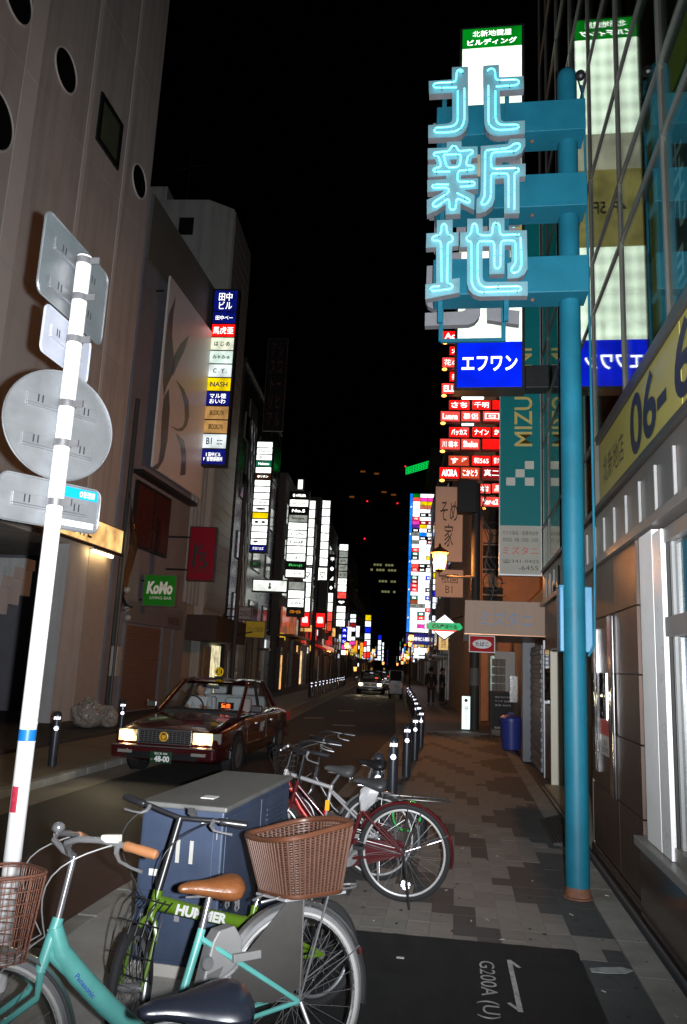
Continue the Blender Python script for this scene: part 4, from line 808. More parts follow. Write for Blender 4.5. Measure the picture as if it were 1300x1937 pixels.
for k in range(4): MB().obox(bu(-9.38, 4.8+k*.5, 3.6), N2*.22, T2*.2, Z*7.2).build('fin', M('pale_fin', (.36, .35, .33), .6), C_, world=True)
MB().obox(atv(337, 443, 6.95), N2*.62, T2*.08, Z*.78).build('window', winm, C_, world=True)
MB().obox(bu(-13.3, 7.4, 20.8), N2*1.1, T2*1.0, Z*.9).build('roof_unit', cw_, C_, world=True); MB().cyl(bu(-11.5, 8, 20.8), bu(-11.5, 8, 23.6), .04, n=6).cyl(bu(-12.2, 8, 22.9), bu(-10.8, 8, 23.2), .025, n=6).build('antenna', dark, C_, world=True)
MB().obox(bu(-9.2, 5.3, 2.3), N2*1.1, T2*5.5, Z*.9).build('awning', M('brown_awning', (.06, .035, .025), .8, 0, .2, 8), C_, world=True); MB().obox(bu(-9.2, 8.0, .05), N2*.1, T2*1.0, Z*2.1).build('door', M('tan_door', (.28, .16, .07), .5), C_, world=True); MB().obox(bu(-9.2, 9.4, .3), N2*.1, T2*1.3, Z*1.9).build('lit_door', EM('lit_menu_door', (235, 225, 180), .8, uneven=.6, scale=3), C_, world=True)
ta = [('田中\nビル', Nv, letter_w, .125, .6, .8), ('田中ベー', Nv, letter_w, .068, .75, .4), ('馬虎亜', Rd, letter_w, .075, .9, .6), ('は じ め', EM('lit_ivory', (225, 230, 205), 1.0), ink, .075, .7, .4), ('みゃみゅ', EM('lit_mint', (215, 235, 225), 1.0), ink_g, .075, .75, .35), ('C . Y .', EM('lit_pale', (220, 232, 232), 1.0), ink, .075, .6, .35), ('NASH', Yl, ink_b, .075, .75, .4), ('マル徳\nおいわ', Nv, letter_w, .08, .7, .75), ('BROOKLYN', Tn, ink, .075, .6, .4), ('BROOKLYN', Tn, ink, .075, .6, .4), ('B1  ::::', EM('lit_pale', (0, 0, 0), 1), ink_b, .08, .7, .5), ('5 田中ビル\nF  管理事務所', Nv, letter_w, .085, .8, .6)]
p0, p1 = atv(377, 881, 4.6), atv(405, 546, 4.6); zt = p1.z; zb = p0.z; p0 = atv(391, 700, 4.6); p0.z = zb; wd = (atv(442, 700, 4.6)-p0).dot(N2)
tot = sum(x[3] for x in ta); y = 1.0; cl = []
for s_, m, tm, f, wf_, hf_ in ta: cl.append((0, 1, y-f/tot, y, m, s_, tm, wf_, hf_)); y -= f/tot
lightbox('projecting_sign', 'vertical stack of lit shop panels with blue head on the pale tower', p0, N2, wd, zt-zb, .3, cl, gap=.05, border=.05)
# D..: dark buildings with white panel columns
board_d = M('black_stone', (.035, .037, .04), .25, 0, .25, 2)
D = building('black stone clad building with lit lattice column on the left', -16, -9.2, 11.9, 24, 15.5, board_d, 3, 4, -1)
lat = M('lattice_metal', (.3, .3, .3), .35, .5, .15, 6)
mb = MB()
for k in range(40):
    for s_ in (-1, 1): mb.tube([bu(-9.12, 14.2+.9*(.5+.5*s_*math.sin(i*.8+k*.0)), 4+i*.25+k*0) for i in range(0)], .01) if False else None
for s_ in (0, 1, 2, 3, 4, 5): mb.tube([bu(-9.1, 14.0+.22*s_+.1*math.sin(i*.9+s_*2.1), 3.4+i*.3) for i in range(34)], .03, 5)
mb.build('lattice', lat, D, world=True); MB().obox(bu(-9.2, 13.6, 3.3), N2*.05, T2*1.9, Z*11).build('column_panel', M('column_panel', (.2, .2, .2), .3, .2), D, world=True)
vs_ = board('wall_sign', 'unlit dark vertical wall sign with faint red katakana high on the left', 496, 546, 640, 815, 12.5, Bk, 'ア シ\nス ロ\nト ー\nリ ビ\nア ル', M('faint_red', (.10, .03, .03), .5, var=0), .6, .9)
def column(label, a, b, c, d, v, rows, group='white panel columns on the left', lean=0):
    zt, zb = atv(a, c, v).z, atv(a, d, v).z; pm = atv(a, (c+d)/2, v); pm.z = zb; wd = (atv(b, (c+d)/2, v)-pm).dot(N2); n = len(rows); cl = []
    for i, (m, s_, tm) in enumerate(rows): cl.append((0, 1, 1-(i+1)/n, 1-i/n, m, s_, tm, .72, .45))
    return lightbox('projecting_sign', label, pm, N2, wd, zt-zb, .35, cl, group=group, gap=.04+v*.0012, border=.04)
W_ = Wp
column('white panel column with one yellow panel, nearest past the pale tower', 478, 512, 833, 1045, 12.7, [(W_, 'ぶんた', ink), (W_, 'Nene', ink), (W_, '3 . .', ink), (Tg, 'Nakatsu', letter_w), (W_, 'はまや', ink), (EM('lit_brown', (60, 25, 8), .8), '●リホン', letter_w), (W_, '', ink), (W_, '', ink), (W_, '三.ヶ', ink), (W_, 'a.lamp', ink), (W_, '・', ink), (Yl, '', ink), (W_, '‥', ink), (W_, '', ink), (W_, '', ink), (W_, '♥ 弥', ink_r), (Nv, 'アストリア\nシロービル', letter_w)])
column('panel column with black number 5 panel and green script, left side', 543, 582, 928, 1093, 23, [(Bk, '◎ ATELIER', letter_w), (W_, 'BARI ABURA', ink_r), (Bk, 'No.5', letter_w), (Gy, 'Sinya', ink), (W_, '乃 て', ink), (W_, '晴', ink), (W_, 'Leaf', ink), (W_, 'みよしく', ink), (W_, 'にほん', ink), (Bk, 'Rinji', EM('lit_green_ink', (60, 200, 90), 1)), (W_, 'いそぎ', ink)])
column('short panel column with orange katakana foot under the number 5 panels', 543, 577, 1098, 1166, 23, [(Gy, '', ink), (W_, '', ink), (W_, 'SEIWA', ink), (Bk, 'ジロービル', EM('lit_orange_ink', (240, 140, 20), 1.2))])
column('small single white panel above the number 5 panel column', 562, 575, 905, 927, 26, [(W_, '', ink)])
column('narrow white panel column half hidden behind the number 5 column', 578, 596, 945, 1070, 30, [(W_, '', ink)]*7)
column('tall white panel column with red foot in the middle left', 606, 624, 945, 1072, 44, [(W_, '', ink)]*8); column('white banner sign with red crest below the tall white column', 598, 618, 1072, 1188, 43.6, [(W_, '♡', ink_r), (W_, '牛', ink_r), (W_, '小', ink_r), (Rd, 'ASUKA', letter_w)])
column('pink-white banner with red crest left of the tall white column', 570, 589, 1072, 1187, 30.5, [(W_, '♡', ink_r), (W_, '同', ink_r), (W_, '館', ink_r), (Rd, 'ASUKA', letter_w)])
column('black and white panel column beside the tall white column', 620, 632, 1048, 1195, 50, [(Bk, '甲', letter_w), (Bk, '●', letter_w), (Bk, '◢', letter_w), (Bk, '◆', letter_w), (W_, '', ink), (W_, '', ink), (Rp, '', ink), (Or, '', ink)])
column('white panel column with dark heart panel further along the left', 638, 657, 1028, 1186, 68, [(W_, 'ショウ', ink), (Gy, '', ink), (Gy, '新世', ink), (Gy, '神戸', ink), (Gy, '都里', ink), (W_, 'ヨメ', ink_r), (W_, 'ヨメ', ink_r), (Rp, '', ink), (Bk, '♥', letter_w), (W_, '', ink), (W_, '', ink), (W_, '', ink)])
column('blue banner under the heart panel column', 645, 657, 1186, 1240, 70, [(Bl, 'ス', letter_w), (Bl, 'カ', letter_w), (Bl, 'ン', letter_w), (Mg, '', ink), (Wq, '', ink)])
column('small pale blue panel column far along the left', 661, 674, 1152, 1221, 94, [(Bk, '', ink), (Wq, '', ink), (Wq, '', ink), (Cr, '', ink), (Wq, '', ink), (Bk, '', ink), (Wq, '', ink), (Mg, '', ink)])
column('column with yellow head and red foot, far left of the street end', 689, 702, 1162, 1245, 120, [(Yl, '', ink), (Wq, '', ink), (Bl, '', ink), (Wq, '', ink), (Wq, '', ink), (Wq, '', ink), (Rd, '', ink)])
column('tiny red panel column beside the yellow-headed column', 687, 694, 1212, 1245, 110, [(Rd, '', ink), (Wq, '', ink), (Rp, '', ink)])
column('thin white panel column near the far end on the left', 714, 722, 1200, 1250, 150, [(Bl, '', ink), (Wq, '', ink), (Wq, '', ink), (Wq, '', ink), (Wq, '', ink)]); column('short white panel column near the far end on the left', 722, 727, 1214, 1252, 165, [(Wq, '', ink)]*5); column('dim blue panel column at the far end', 731, 735, 1228, 1260, 190, [(Nv, '', ink)]*4)
column('thin dark panel column with lit rows, left far', 676, 681, 1220, 1262, 100, [(Wq, '', ink), (Bk, '', ink), (Gy, '', ink), (Bk, '', ink), (Wq, '', ink)])
GR = 'white panel columns on the right'
column('narrow white panel column right beside the directory tower', 817, 826, 1070, 1200, 42, [(Wq, '', ink), (Yl, '', ink), (Wq, '', ink), (Wq, '', ink), (Bl, '', ink), (Wq, '', ink), (Wq, '', ink), (Bk, '', ink), (Wq, '', ink), (Wq, '', ink), (Wq, '', ink)], GR)
column('white panel column low on the far right', 789, 796, 1222, 1252, 75, [(Wq, '', ink)]*3, GR); column('second low white panel column on the far right', 780, 786, 1233, 1254, 80, [(Wq, '', ink)]*3, GR); column('low white panel column with blue edge on the far right', 800, 807, 1218, 1244, 68, [(Wq, '', ink)]*3, GR); column('thin bluish column left of the low white columns, far right', 763, 767, 1222, 1258, 130, [(Cy, '', ink), (Wq, '', ink), (Gy, '', ink)], GR); column('greenish topped thin column at the far right', 755, 759, 1212, 1250, 160, [(G_, '', ink) for G_ in (Tg, Gy, Nv, Wq)], GR); column('tiny pale column nearest the far right end', 749, 752, 1240, 1256, 210, [(Gy, '', ink)]*2, GR)
# horizontal white sign, yellow board, small white board
p0, p1 = atv(476, 1119, 13.5), atv(545, 1097, 13.5); lightbox('projecting_sign', 'horizontal white lit sign with small black figure on the left', p0, N2, (p1-p0).dot(N2), p1.z-p0.z, .3, [(0, 1, 0, 1, EM('lit_white_soft', (235, 240, 232), 1.2), '♟', ink, .1, .6)], border=.05)
vboard('projecting_sign', 'dull yellow projecting board with dark characters on the left', 462, 503, 1175, 1206, 12.2, M('dull_yellow', (.40, .27, .02), .5, 0, .05, 3, emit=.12, ecol=(.5, .33, .0)), 'ジロービ商店街', ink, .8, .3)
vboard('projecting_sign', 'small tilted white board above the dull yellow board', 450, 477, 1148, 1172, 11.2, M('dull_white', (.4, .38, .38), .5), 'エスカルゴ', ink, .8, .5)
for i, (a, b, h, m, n) in enumerate(((24.2, 44.5, 13, wallk, 'black'), (44.8, 66.5, 16, wallg, 'grey'), (67, 92, 15, wallg, 'grey'), (92.5, 120, 18, wallk, 'black'), (120.5, 180, 14, wallg, 'grey'), (181, 300, 20, wallk, 'black'))):
    t = building('%s street building on the left, %s beyond the black stone building' % (n, sfx(i)), -16, -8.8, a, b, h, m, 6, 4, -1, {(2, 0), (4, 1)})
    if i == 0:
        MB().obox(bu(-8.8, 24.3, 3.2), N2*1.0, T2*9, Z*.12).build('canopy', M('copper_canopy', (.25, .12, .06), .5), t, world=True); MB().obox(bu(-8.75, 25, 3.4), N2*.1, T2*7, Z*1.6).build('shop_band', EM('lit_orange_band', (200, 105, 55), .35, uneven=.7, scale=1.2), t, world=True)
        MB().obox(bu(-8.75, 36, .1), N2*.1, T2*.8, Z*2.4).build('lit_doorway', EM('lit_doorway', (255, 215, 160), 1.0, uneven=.4), t, world=True)
    if i == 1:
        MB().prism([(0, 0), (1.2, -.5), (1.2, -.7), (0, -.2)], bu(-8.8, 45, 3.4), N2, Z, -5).build('awning', EM('lit_red_awning', (190, 20, 15), .5), t, world=True); MB().obox(bu(-8.7, 47, .1), N2*.1, T2*3, Z*2.2).build('poster_wall', EM('dim_posters', (150, 140, 135), .22, uneven=.8, scale=4), t, world=True)
        for k in range(14): MB().obox(bu(-8.8, 46+k*1.4, 4), N2*.25, T2*.35, Z*6).build('fin', wallg, t, world=True)
        MB().obox(bu(-8.78, 52, 2.9), N2*.2, T2*14, Z*.5).build('lit_band', EM('lit_warm_band', (240, 150, 80), .7, uneven=.5), t, world=True)
# dark post with speaker box on the left pavement
q = g(590, 1318); q = bu(-5.9, 17.5); t = thing('signal_post', 'dark post with black signal box on the left pavement', 'post', q)
MB().cyl((0, 0, 0), (0, 0, 9), .11, .09, 12).build('post', M('pole_dark', 0), t); MB().box(.12, .62, -.2, .15, 4.2, 5.9).build('signal_box', black, t, bevel=.06); MB().box(0, .2, -.05, .05, 5.2, 5.3).build('arm', black, t)
t = thing('downpipe_pole', 'thin black pole standing in front of the pale tower', 'pole', bu(-7.9, 7.6)); MB().cyl((0, 0, 0), (0, 0, 8.5), .09, .07, 12).build('pole', M('pole_dark', 0), t); MB().cyl((0, 0, 2.6), (.7, 0, 2.75), .025, n=6).build('arm', dark, t)
# far tower closing the street
tw = thing('far_tower', 'dark high-rise with a few lit window rows closing the street', 'building', bu(-9, 320)); MB().obox(bu(-26, 320), N2*32, T2*30, Z*92).build('wall', M('tower_wall', (.03, .03, .032), .6), tw, world=True)
MB().obox(bu(-20, 318, 92), N2*18, T2*20, Z*8).build('crown', M('tower_wall', 0), tw, world=True)
lw = EM('tower_lit_window', (190, 190, 130), .35); lo_ = EM('tower_lamp_glow', (200, 120, 50), .22)
for r_, z in enumerate((45.5, 43.2, 38.2, 33.6)):
    for k in range(9):
        if (r_*5+k*7) % 4 == 0 or (r_ > 1 and k < 3): continue
        MB().obox(bu(-13.5+k*1.3, 319.8, z), N2*1.0, T2*.1, Z*.9).build('lit_window', lw, tw, world=True)
for a, b in ((682, 893), (708, 897), (661, 941), (740, 937), (722, 932)):
    p = atv(a, b, 319); MB().obox(p, N2*2.2, T2*.3, Z*.7).build('crown_lamp', lo_, tw, world=True)
bea = M('beacon_red', (.8, .02, .02), .3, var=0, emit=1.6, ecol=(1, .02, .03))
for a, b in ((695, 948), (752, 952), (767, 882), (690, 1019)):
    p = atv(a, b, 317); MB().ball(p, .4, 8, 6).build('beacon', bea, tw, world=True)
# lanterns far down the street, alternating pavements
mpole = M('lantern_post', (.05, .04, .035), .5)
k = 0
for sd, lst in ((1, ((778, 1207, 40), (776, 1219, 52), (768, 1241, 66), (766, 1248, 80), (761, 1254, 96), (752, 1257, 125))), (-1, ((656, 1222, 40), (655, 1235, 55), (707, 1232, 70), (725, 1255, 100), (672, 1266, 62)))):
    for n, (a, b, v) in enumerate(lst):
        p = atv(a, b, v); t = lantern(p - Z*.25, label='glowing street lantern on a post, %s along the %s pavement' % (('first', 'second', 'third', 'fourth', 'fifth', 'sixth')[n], 'right' if sd > 0 else 'left'), power=(45 if v < 60 else 0), size=1.0, group='lanterns along the far street'); MB().cyl((0, 0, -(p.z-.3)), (0, 0, 0), .04, n=6).build('post', mpole, t)
# small lit signs further down both sides
rgs = random.Random(11); sm_l = [Wq, Wq, Wp, Rd, Yl, Bl, Mg, Or, EM('lit_amber', (255, 150, 40), 1.2), EM('lit_amber', 0, 0), Cy]
for i in range(44):
    sd = -1 if i % 2 else 1; v = 84 + i*4.6 + rgs.random()*4; uu = (1.42 if sd > 0 else -8.72); w_ = rgs.uniform(.4, .8); h_ = rgs.choice((.5, .7, 1.2, 2.0)); z_ = rgs.uniform(2.4, 6.5)
    t = thing('small_lit_sign', 'small lit sign on the %s row of facades, number %s from the near end' % ('right' if sd > 0 else 'left', ('one two three four five six seven eight nine ten eleven twelve thirteen fourteen fifteen sixteen seventeen eighteen nineteen twenty twenty-one twenty-two').split()[i//2]), 'sign', bu(uu - sd*w_, v, z_), group='small lit signs down the street')
    o_ = bu(uu - (w_ if sd > 0 else 0), v, z_); plate(t, o_ + T2*.02, N2, Z, w_, h_, .18, case_m, 'case'); plate(t, o_ + N2*.03 + Z*.03, N2, Z, w_-.06, h_-.06, .02, rgs.choice(sm_l)); MB().obox(bu(uu, v+.05, z_+h_*.8), N2*sd*.2, T2*.05, Z*.05).build('bracket', dark, t, world=True)
# ---- bollards
bol_m = M('bollard_navy', (.03, .035, .045), .35, .1, .15, 8, coat=.2)
def bollard(loc, label, group, first=[None]):
    if first[0] is None:
        t = thing('bollard', label, 'bollard', (0, 0, 0), group=group)
        MB().lathe([(.065, 0), (.065, .74), (.062, .76), (.05, .785), (.025, .80), (0, .805)], n=20).build('post', bol_m, t, smooth=True)
        MB().lathe([(.0655, .68), (.0672, .683), (.0672, .732), (.0655, .735)], n=20).build('collar', steel, t, smooth=True)
        retro(t, (0, -.07, .705), (0, -1, .08), .085, .035, .008, world=False); retro(t, (0, -.07, .555), (0, -1, .08), .065, .065, .008, True, world=False)
        first[0] = t
    else: t = dup(first[0], None, label, group)
    face = math.atan2(-loc[1]+0, -loc[0]) + math.pi/2
    t.matrix_world = Matrix.Translation(V(loc)) @ Matrix.Rotation(face, 4, 'Z'); return t
brow = [(-.80, 8.35), (-.80, 10.35), (-.77, 12.7), (-.76, 15.0), (-.76, 17.4), (-.92, 19.7), (-1.12, 22.2), (-1.30, 24.8), (-1.47, 27.2), (-1.64, 29.4), (-1.85, 32.0), (-2.05, 34.5), (-2.3, 37.5)]
od = ('nearest', 'second', 'third', 'fourth', 'fifth', 'sixth', 'seventh', 'eighth', 'ninth', 'tenth', 'eleventh', 'twelfth', 'farthest')
for i, (x, y) in enumerate(brow): bollard((x, y, 0), 'navy bollard along the right kerb, %s behind the parked bicycles' % od[i], 'bollards along the right kerb')
bollard((-6.0, 11.3, 0), 'navy bollard on the left pavement between white pole and taxi', 'bollards on the left pavement'); bollard((-6.55, 14.9, 0), 'navy bollard on the left pavement just behind the taxi headlight', 'bollards on the left pavement')
for i in range(12):
    p = bu(-5.75+.02*i, 16.4+i*1.95); bollard(p, 'navy bollard on the far left pavement, %s beyond the taxi' % od[i], 'bollards on the left pavement')
# ---- white road sign pole seen from behind
SP = V((-2.285, 4.0, 0)); spm = M('white_pole_paint', (.80, .80, .80), .3, 0, .04, 6, stain=.06, coat=.3)
t = thing('road_sign_pole', 'white pole at the left carrying road signs seen from behind', 'sign pole', SP)
MB().lathe([(.045, 0), (.045, 4.02), (.046, 4.03), (.046, 4.06), (.03, 4.075), (0, 4.08)], SP, Z, 24).build('pole', spm, t, world=True, smooth=True)
MB().lathe([(.0456, 1.22), (.0456, 1.28)], SP, Z, 24).build('blue_band', M('blue_tape', (.01, .16, .5), .4), t, world=True, smooth=True)
stk = MB()
for i in range(5): a0 = -2.2+i*.18; a1 = a0+.18; stk.add([SP+V((.0459*math.cos(a), .0459*math.sin(a), z)) for a, z in ((a0, .86), (a1, .86), (a1, .99), (a0, .99))], [(0, 1, 2, 3)])
stk.build('sticker', M('red_sticker', (.45, .03, .06), .5, 0, .5, 40), t, world=True)
def rrect(w_, h_, r): return [(sx*(w_/2-r)+r*math.cos(a), sy*(h_/2-r)+r*math.sin(a)) for sx, sy, b in ((1, 1, 0), (-1, 1, 1), (-1, -1, 2), (1, -1, 3)) for a in [math.pi/2*(b+i/5) for i in range(6)]]
def backsign(label, poly, c, dirv, w_, channels, mat=alu, rim=True):
    dirv = V(dirv).normalized(); nn = dirv.cross(Z)     # nn looks to the camera
    s = thing('road_sign', label, 'road sign', c, group='road signs on the white pole')
    MB().prism(poly, V(c) - nn*.004, dirv, Z, .004).build('plate', mat, s, world=True)
    k = 1.0; pts = [V(c) + dirv*a*.985 + Z*b*.985 + nn*.004 for a, b in poly]; MB().tube(pts, .006, 6, closed=True).build('rim', mat, s, world=True)
    for z, cw in channels:
        MB().obox(V(c) - dirv*cw/2 + Z*(z-.03), dirv*cw, Z*.06, nn*.012).obox(V(c) - dirv*cw/2 + Z*(z-.045), dirv*cw, Z*.012, nn*.018).build('channel', mat, s, world=True, bevel=.002)
        for a in (-.36, -.30, .30, .36): MB().obox(V(c) + dirv*(a*cw) + Z*(z-.02) + nn*.0121, dirv*.008, Z*.045, nn*.002).build('slot', print_k, s, world=True)
        MB().lathe([(.046, z-.022), (.0495, z-.02), (.0495, z+.02), (.046, z+.022)], V((SP.x, SP.y, c[2])), Z, 20).build('clamp', steel, s, world=True, smooth=True); MB().obox(V((SP.x, SP.y, c[2]+z-.02)) + crt*.045 - fw*.03, crt*.055, Z*.04, fw*.02).build('clamp_lug', steel, s, world=True)
    return s
bs = backsign('large square road sign plate at the top of the white pole, back view', rrect(.80, .51, .06), (-2.35, 4.04, 3.92), (0, 1, 0), .5, ((.11, .56), (-.13, .56)))
bs = backsign('small white rectangular plate below the top sign on the white pole', rrect(.56, .29, .04), (-2.35, 4.03, 3.5), (0, 1, 0), .3, ((.02, .40),), M('white_plate', (.34, .36, .42), .5, 0, .08, 8, stain=.15))
d3 = (math.sin(math.radians(33)), math.cos(math.radians(33)), 0); nb = V(d3).cross(Z)
bs = backsign('round road sign disc in the middle of the white pole, back view', [(.345*math.cos(i*math.pi/24), .33*math.sin(i*math.pi/24)) for i in range(48)], SP + V((0, 0, 3.0)) - nb*.055, d3, .6, ((.12, .44), (-.12, .44)))
s3 = backsign('rectangular aluminium plate with blue sticker, lowest on the white pole', rrect(.63, .27, .05), SP + V((0, 0, 2.53)) - nb*.055, d3, .5, ((.0, .46),))
c3 = SP + V((0, 0, 2.53)) - nb*.055; dv3 = V(d3); st = MB().obox(c3 + dv3*.03 + Z*.06 + nb*.0045, dv3*.26, Z*.06, nb*.001).build('sticker', M('blue_sticker', (.0, .25, .6), .4, var=0), s3, world=True); text('◎管理課', st, c3 + dv3*.22 + Z*.09 + nb*.0065, dv3, Z, .10, .04, print_w, bold=0, thick=.001); MB().obox(c3 + dv3*.08 - Z*.11 + nb*.0045, dv3*.2, Z*.035, nb*.001).build('sticker', print_w, s3, world=True); text('大阪市 N1', s3, c3 + dv3*.18 - Z*.0925 + nb*.0065, dv3, Z, .17, .025, print_k, bold=0, thick=.001)
# ---- blue street cabinet
cbm = M('cabinet_blue', (.042, .06, .105), .45, .1, .16, 4, .1, 14, stain=.35, streak=.3); t = thing('street_cabinet', 'dented blue street cabinet with grey top between the bicycles and the road', 'cabinet', (-1.47, 5.05, 0), -.06)
Lc, Wc, Hc = .67, .245, .86
MB().box(-Wc, Wc, -Lc, Lc, .0, Hc).build('body', cbm, t, bevel=.012); MB().box(-Wc-.02, Wc+.02, -Lc-.02, Lc+.02, Hc, Hc+.03).build('top', M('cabinet_top', (.15, .15, .145), .5, .2, .25, 5, stain=.3), t, bevel=.01); MB().box(-Wc-.01, Wc+.01, -Lc-.01, Lc+.01, 0, .06).build('plinth', concrete, t)
for z0, z1 in ((.08, .40), (.42, .83)): MB().box(-Wc+.02, Wc-.05, -Lc-.008, -Lc+.001, z0, z1).build('door', cbm, t, bevel=.006)
for x in (-.02, .06): MB().box(x, x+.022, -Lc-.012, -Lc-.009, .58, .70).build('tape', M('grey_tape', (.4, .39, .36), .6), t)
lb = MB().box(.06, .2, -Lc-.011, -Lc-.0085, .43, .49).build('label_plate', M('label_plate', (.45, .45, .46), .4, .3), t); MB().box(.12, .155, -Lc-.013, -Lc-.009, .795, .82).build('tag', print_w, t)
MB().box(Wc, Wc+.008, -Lc+.03, -.02, .08, .83).build('door', cbm, t, bevel=.006); MB().box(Wc, Wc+.008, .0, Lc-.03, .08, .83).build('door', cbm, t, bevel=.006); MB().box(Wc+.008, Wc+.03, -.06, -.03, .45, .6).build('handle', steel, t)
for z_ in (.18, .34, .5, .74): MB().cyl((Wc-.03, -Lc-.014, z_-.02), (Wc-.03, -Lc-.014, z_+.02), .006, n=8).build('hinge', steel, t)
MB().lathe([(0, .012), (.016, .012), (.02, 0)], (-Wc+.06, -Lc-.008, .6), V((0, -1, 0)), 14).build('lock', steel, t); MB().box(-Wc+.05, -Wc+.07, -Lc-.02, -Lc-.008, .2, .27).build('handle', steel, t)
for k in range(5): MB().box(Wc+.008, Wc+.014, .12, .5, .62+k*.03, .632+k*.03).build('vent_louvre', cbm, t)
MB().box(.02, .1, -Lc+.2, -Lc+.29, Hc+.03, Hc+.034).build('scrap_paper', print_w, t)
for x_, z_, w_, h_, m_ in ((-.17, .50, .05, .035, print_w), (-.2, .25, .07, .05, M('sticker_faded', (.3, .28, .26), .7, 0, .4, 40)), (.0, .28, .03, .05, M('sticker_grey', (.2, .2, .21), .7))): MB().box(x_, x_+w_, -Lc-.0095, -Lc-.0085, z_, z_+h_).build('sticker', m_, t)
# ---- rubbish bags
bagm = M('rubbish_bag', (.34, .29, .25), .35, 0, .3, 8, .9, 18)
for i, (x, y, r, lab) in enumerate(((-8.3, 17.0, .33, 'large pale rubbish bag at the foot of the left wall'), (-7.95, 17.35, .22, 'small pale rubbish bag right of the large one by the left wall'), (-8.6, 17.45, .2, 'pale rubbish bag behind the large one by the left wall'))):
    t = thing('rubbish_bag', lab, 'bag', (x, y, .03), group='rubbish bags by the left wall'); mb = MB().ball((0, 0, r*.85), r, 56, 36, 1.1, 1, .95); rr = random.Random(i)
    ph = [(rr.uniform(2, 7), rr.uniform(0, 6), rr.uniform(2, 7), rr.uniform(0, 6)) for _ in range(7)]
    for p in mb.v:
        a = math.atan2(p.y, p.x); k = 1 + sum(.035*math.sin(f*a*1.0+o + h*p.z/r + q_) for f, o, h, q_ in ph); p.x *= k; p.y *= k; p.z = max(.0, p.z*(1+.06*math.sin(5*a))); q9 = p*(1 + .22*(noise.turbulence(p*6+V((i*5, 0, 0)), 3, True)-.5) + .10*noise.noise(p*22)); p.x, p.y, p.z = q9.x, q9.y, max(0, q9.z)
    mb.build('bag', bagm, t, smooth=True); kn = MB()
    for j in range(5): a = j*1.3; kn.cyl((0, 0, r*1.7), (.07*math.cos(a), .07*math.sin(a), r*1.7+.1), .02, .03, 5)
    kn.build('knot', bagm, t)
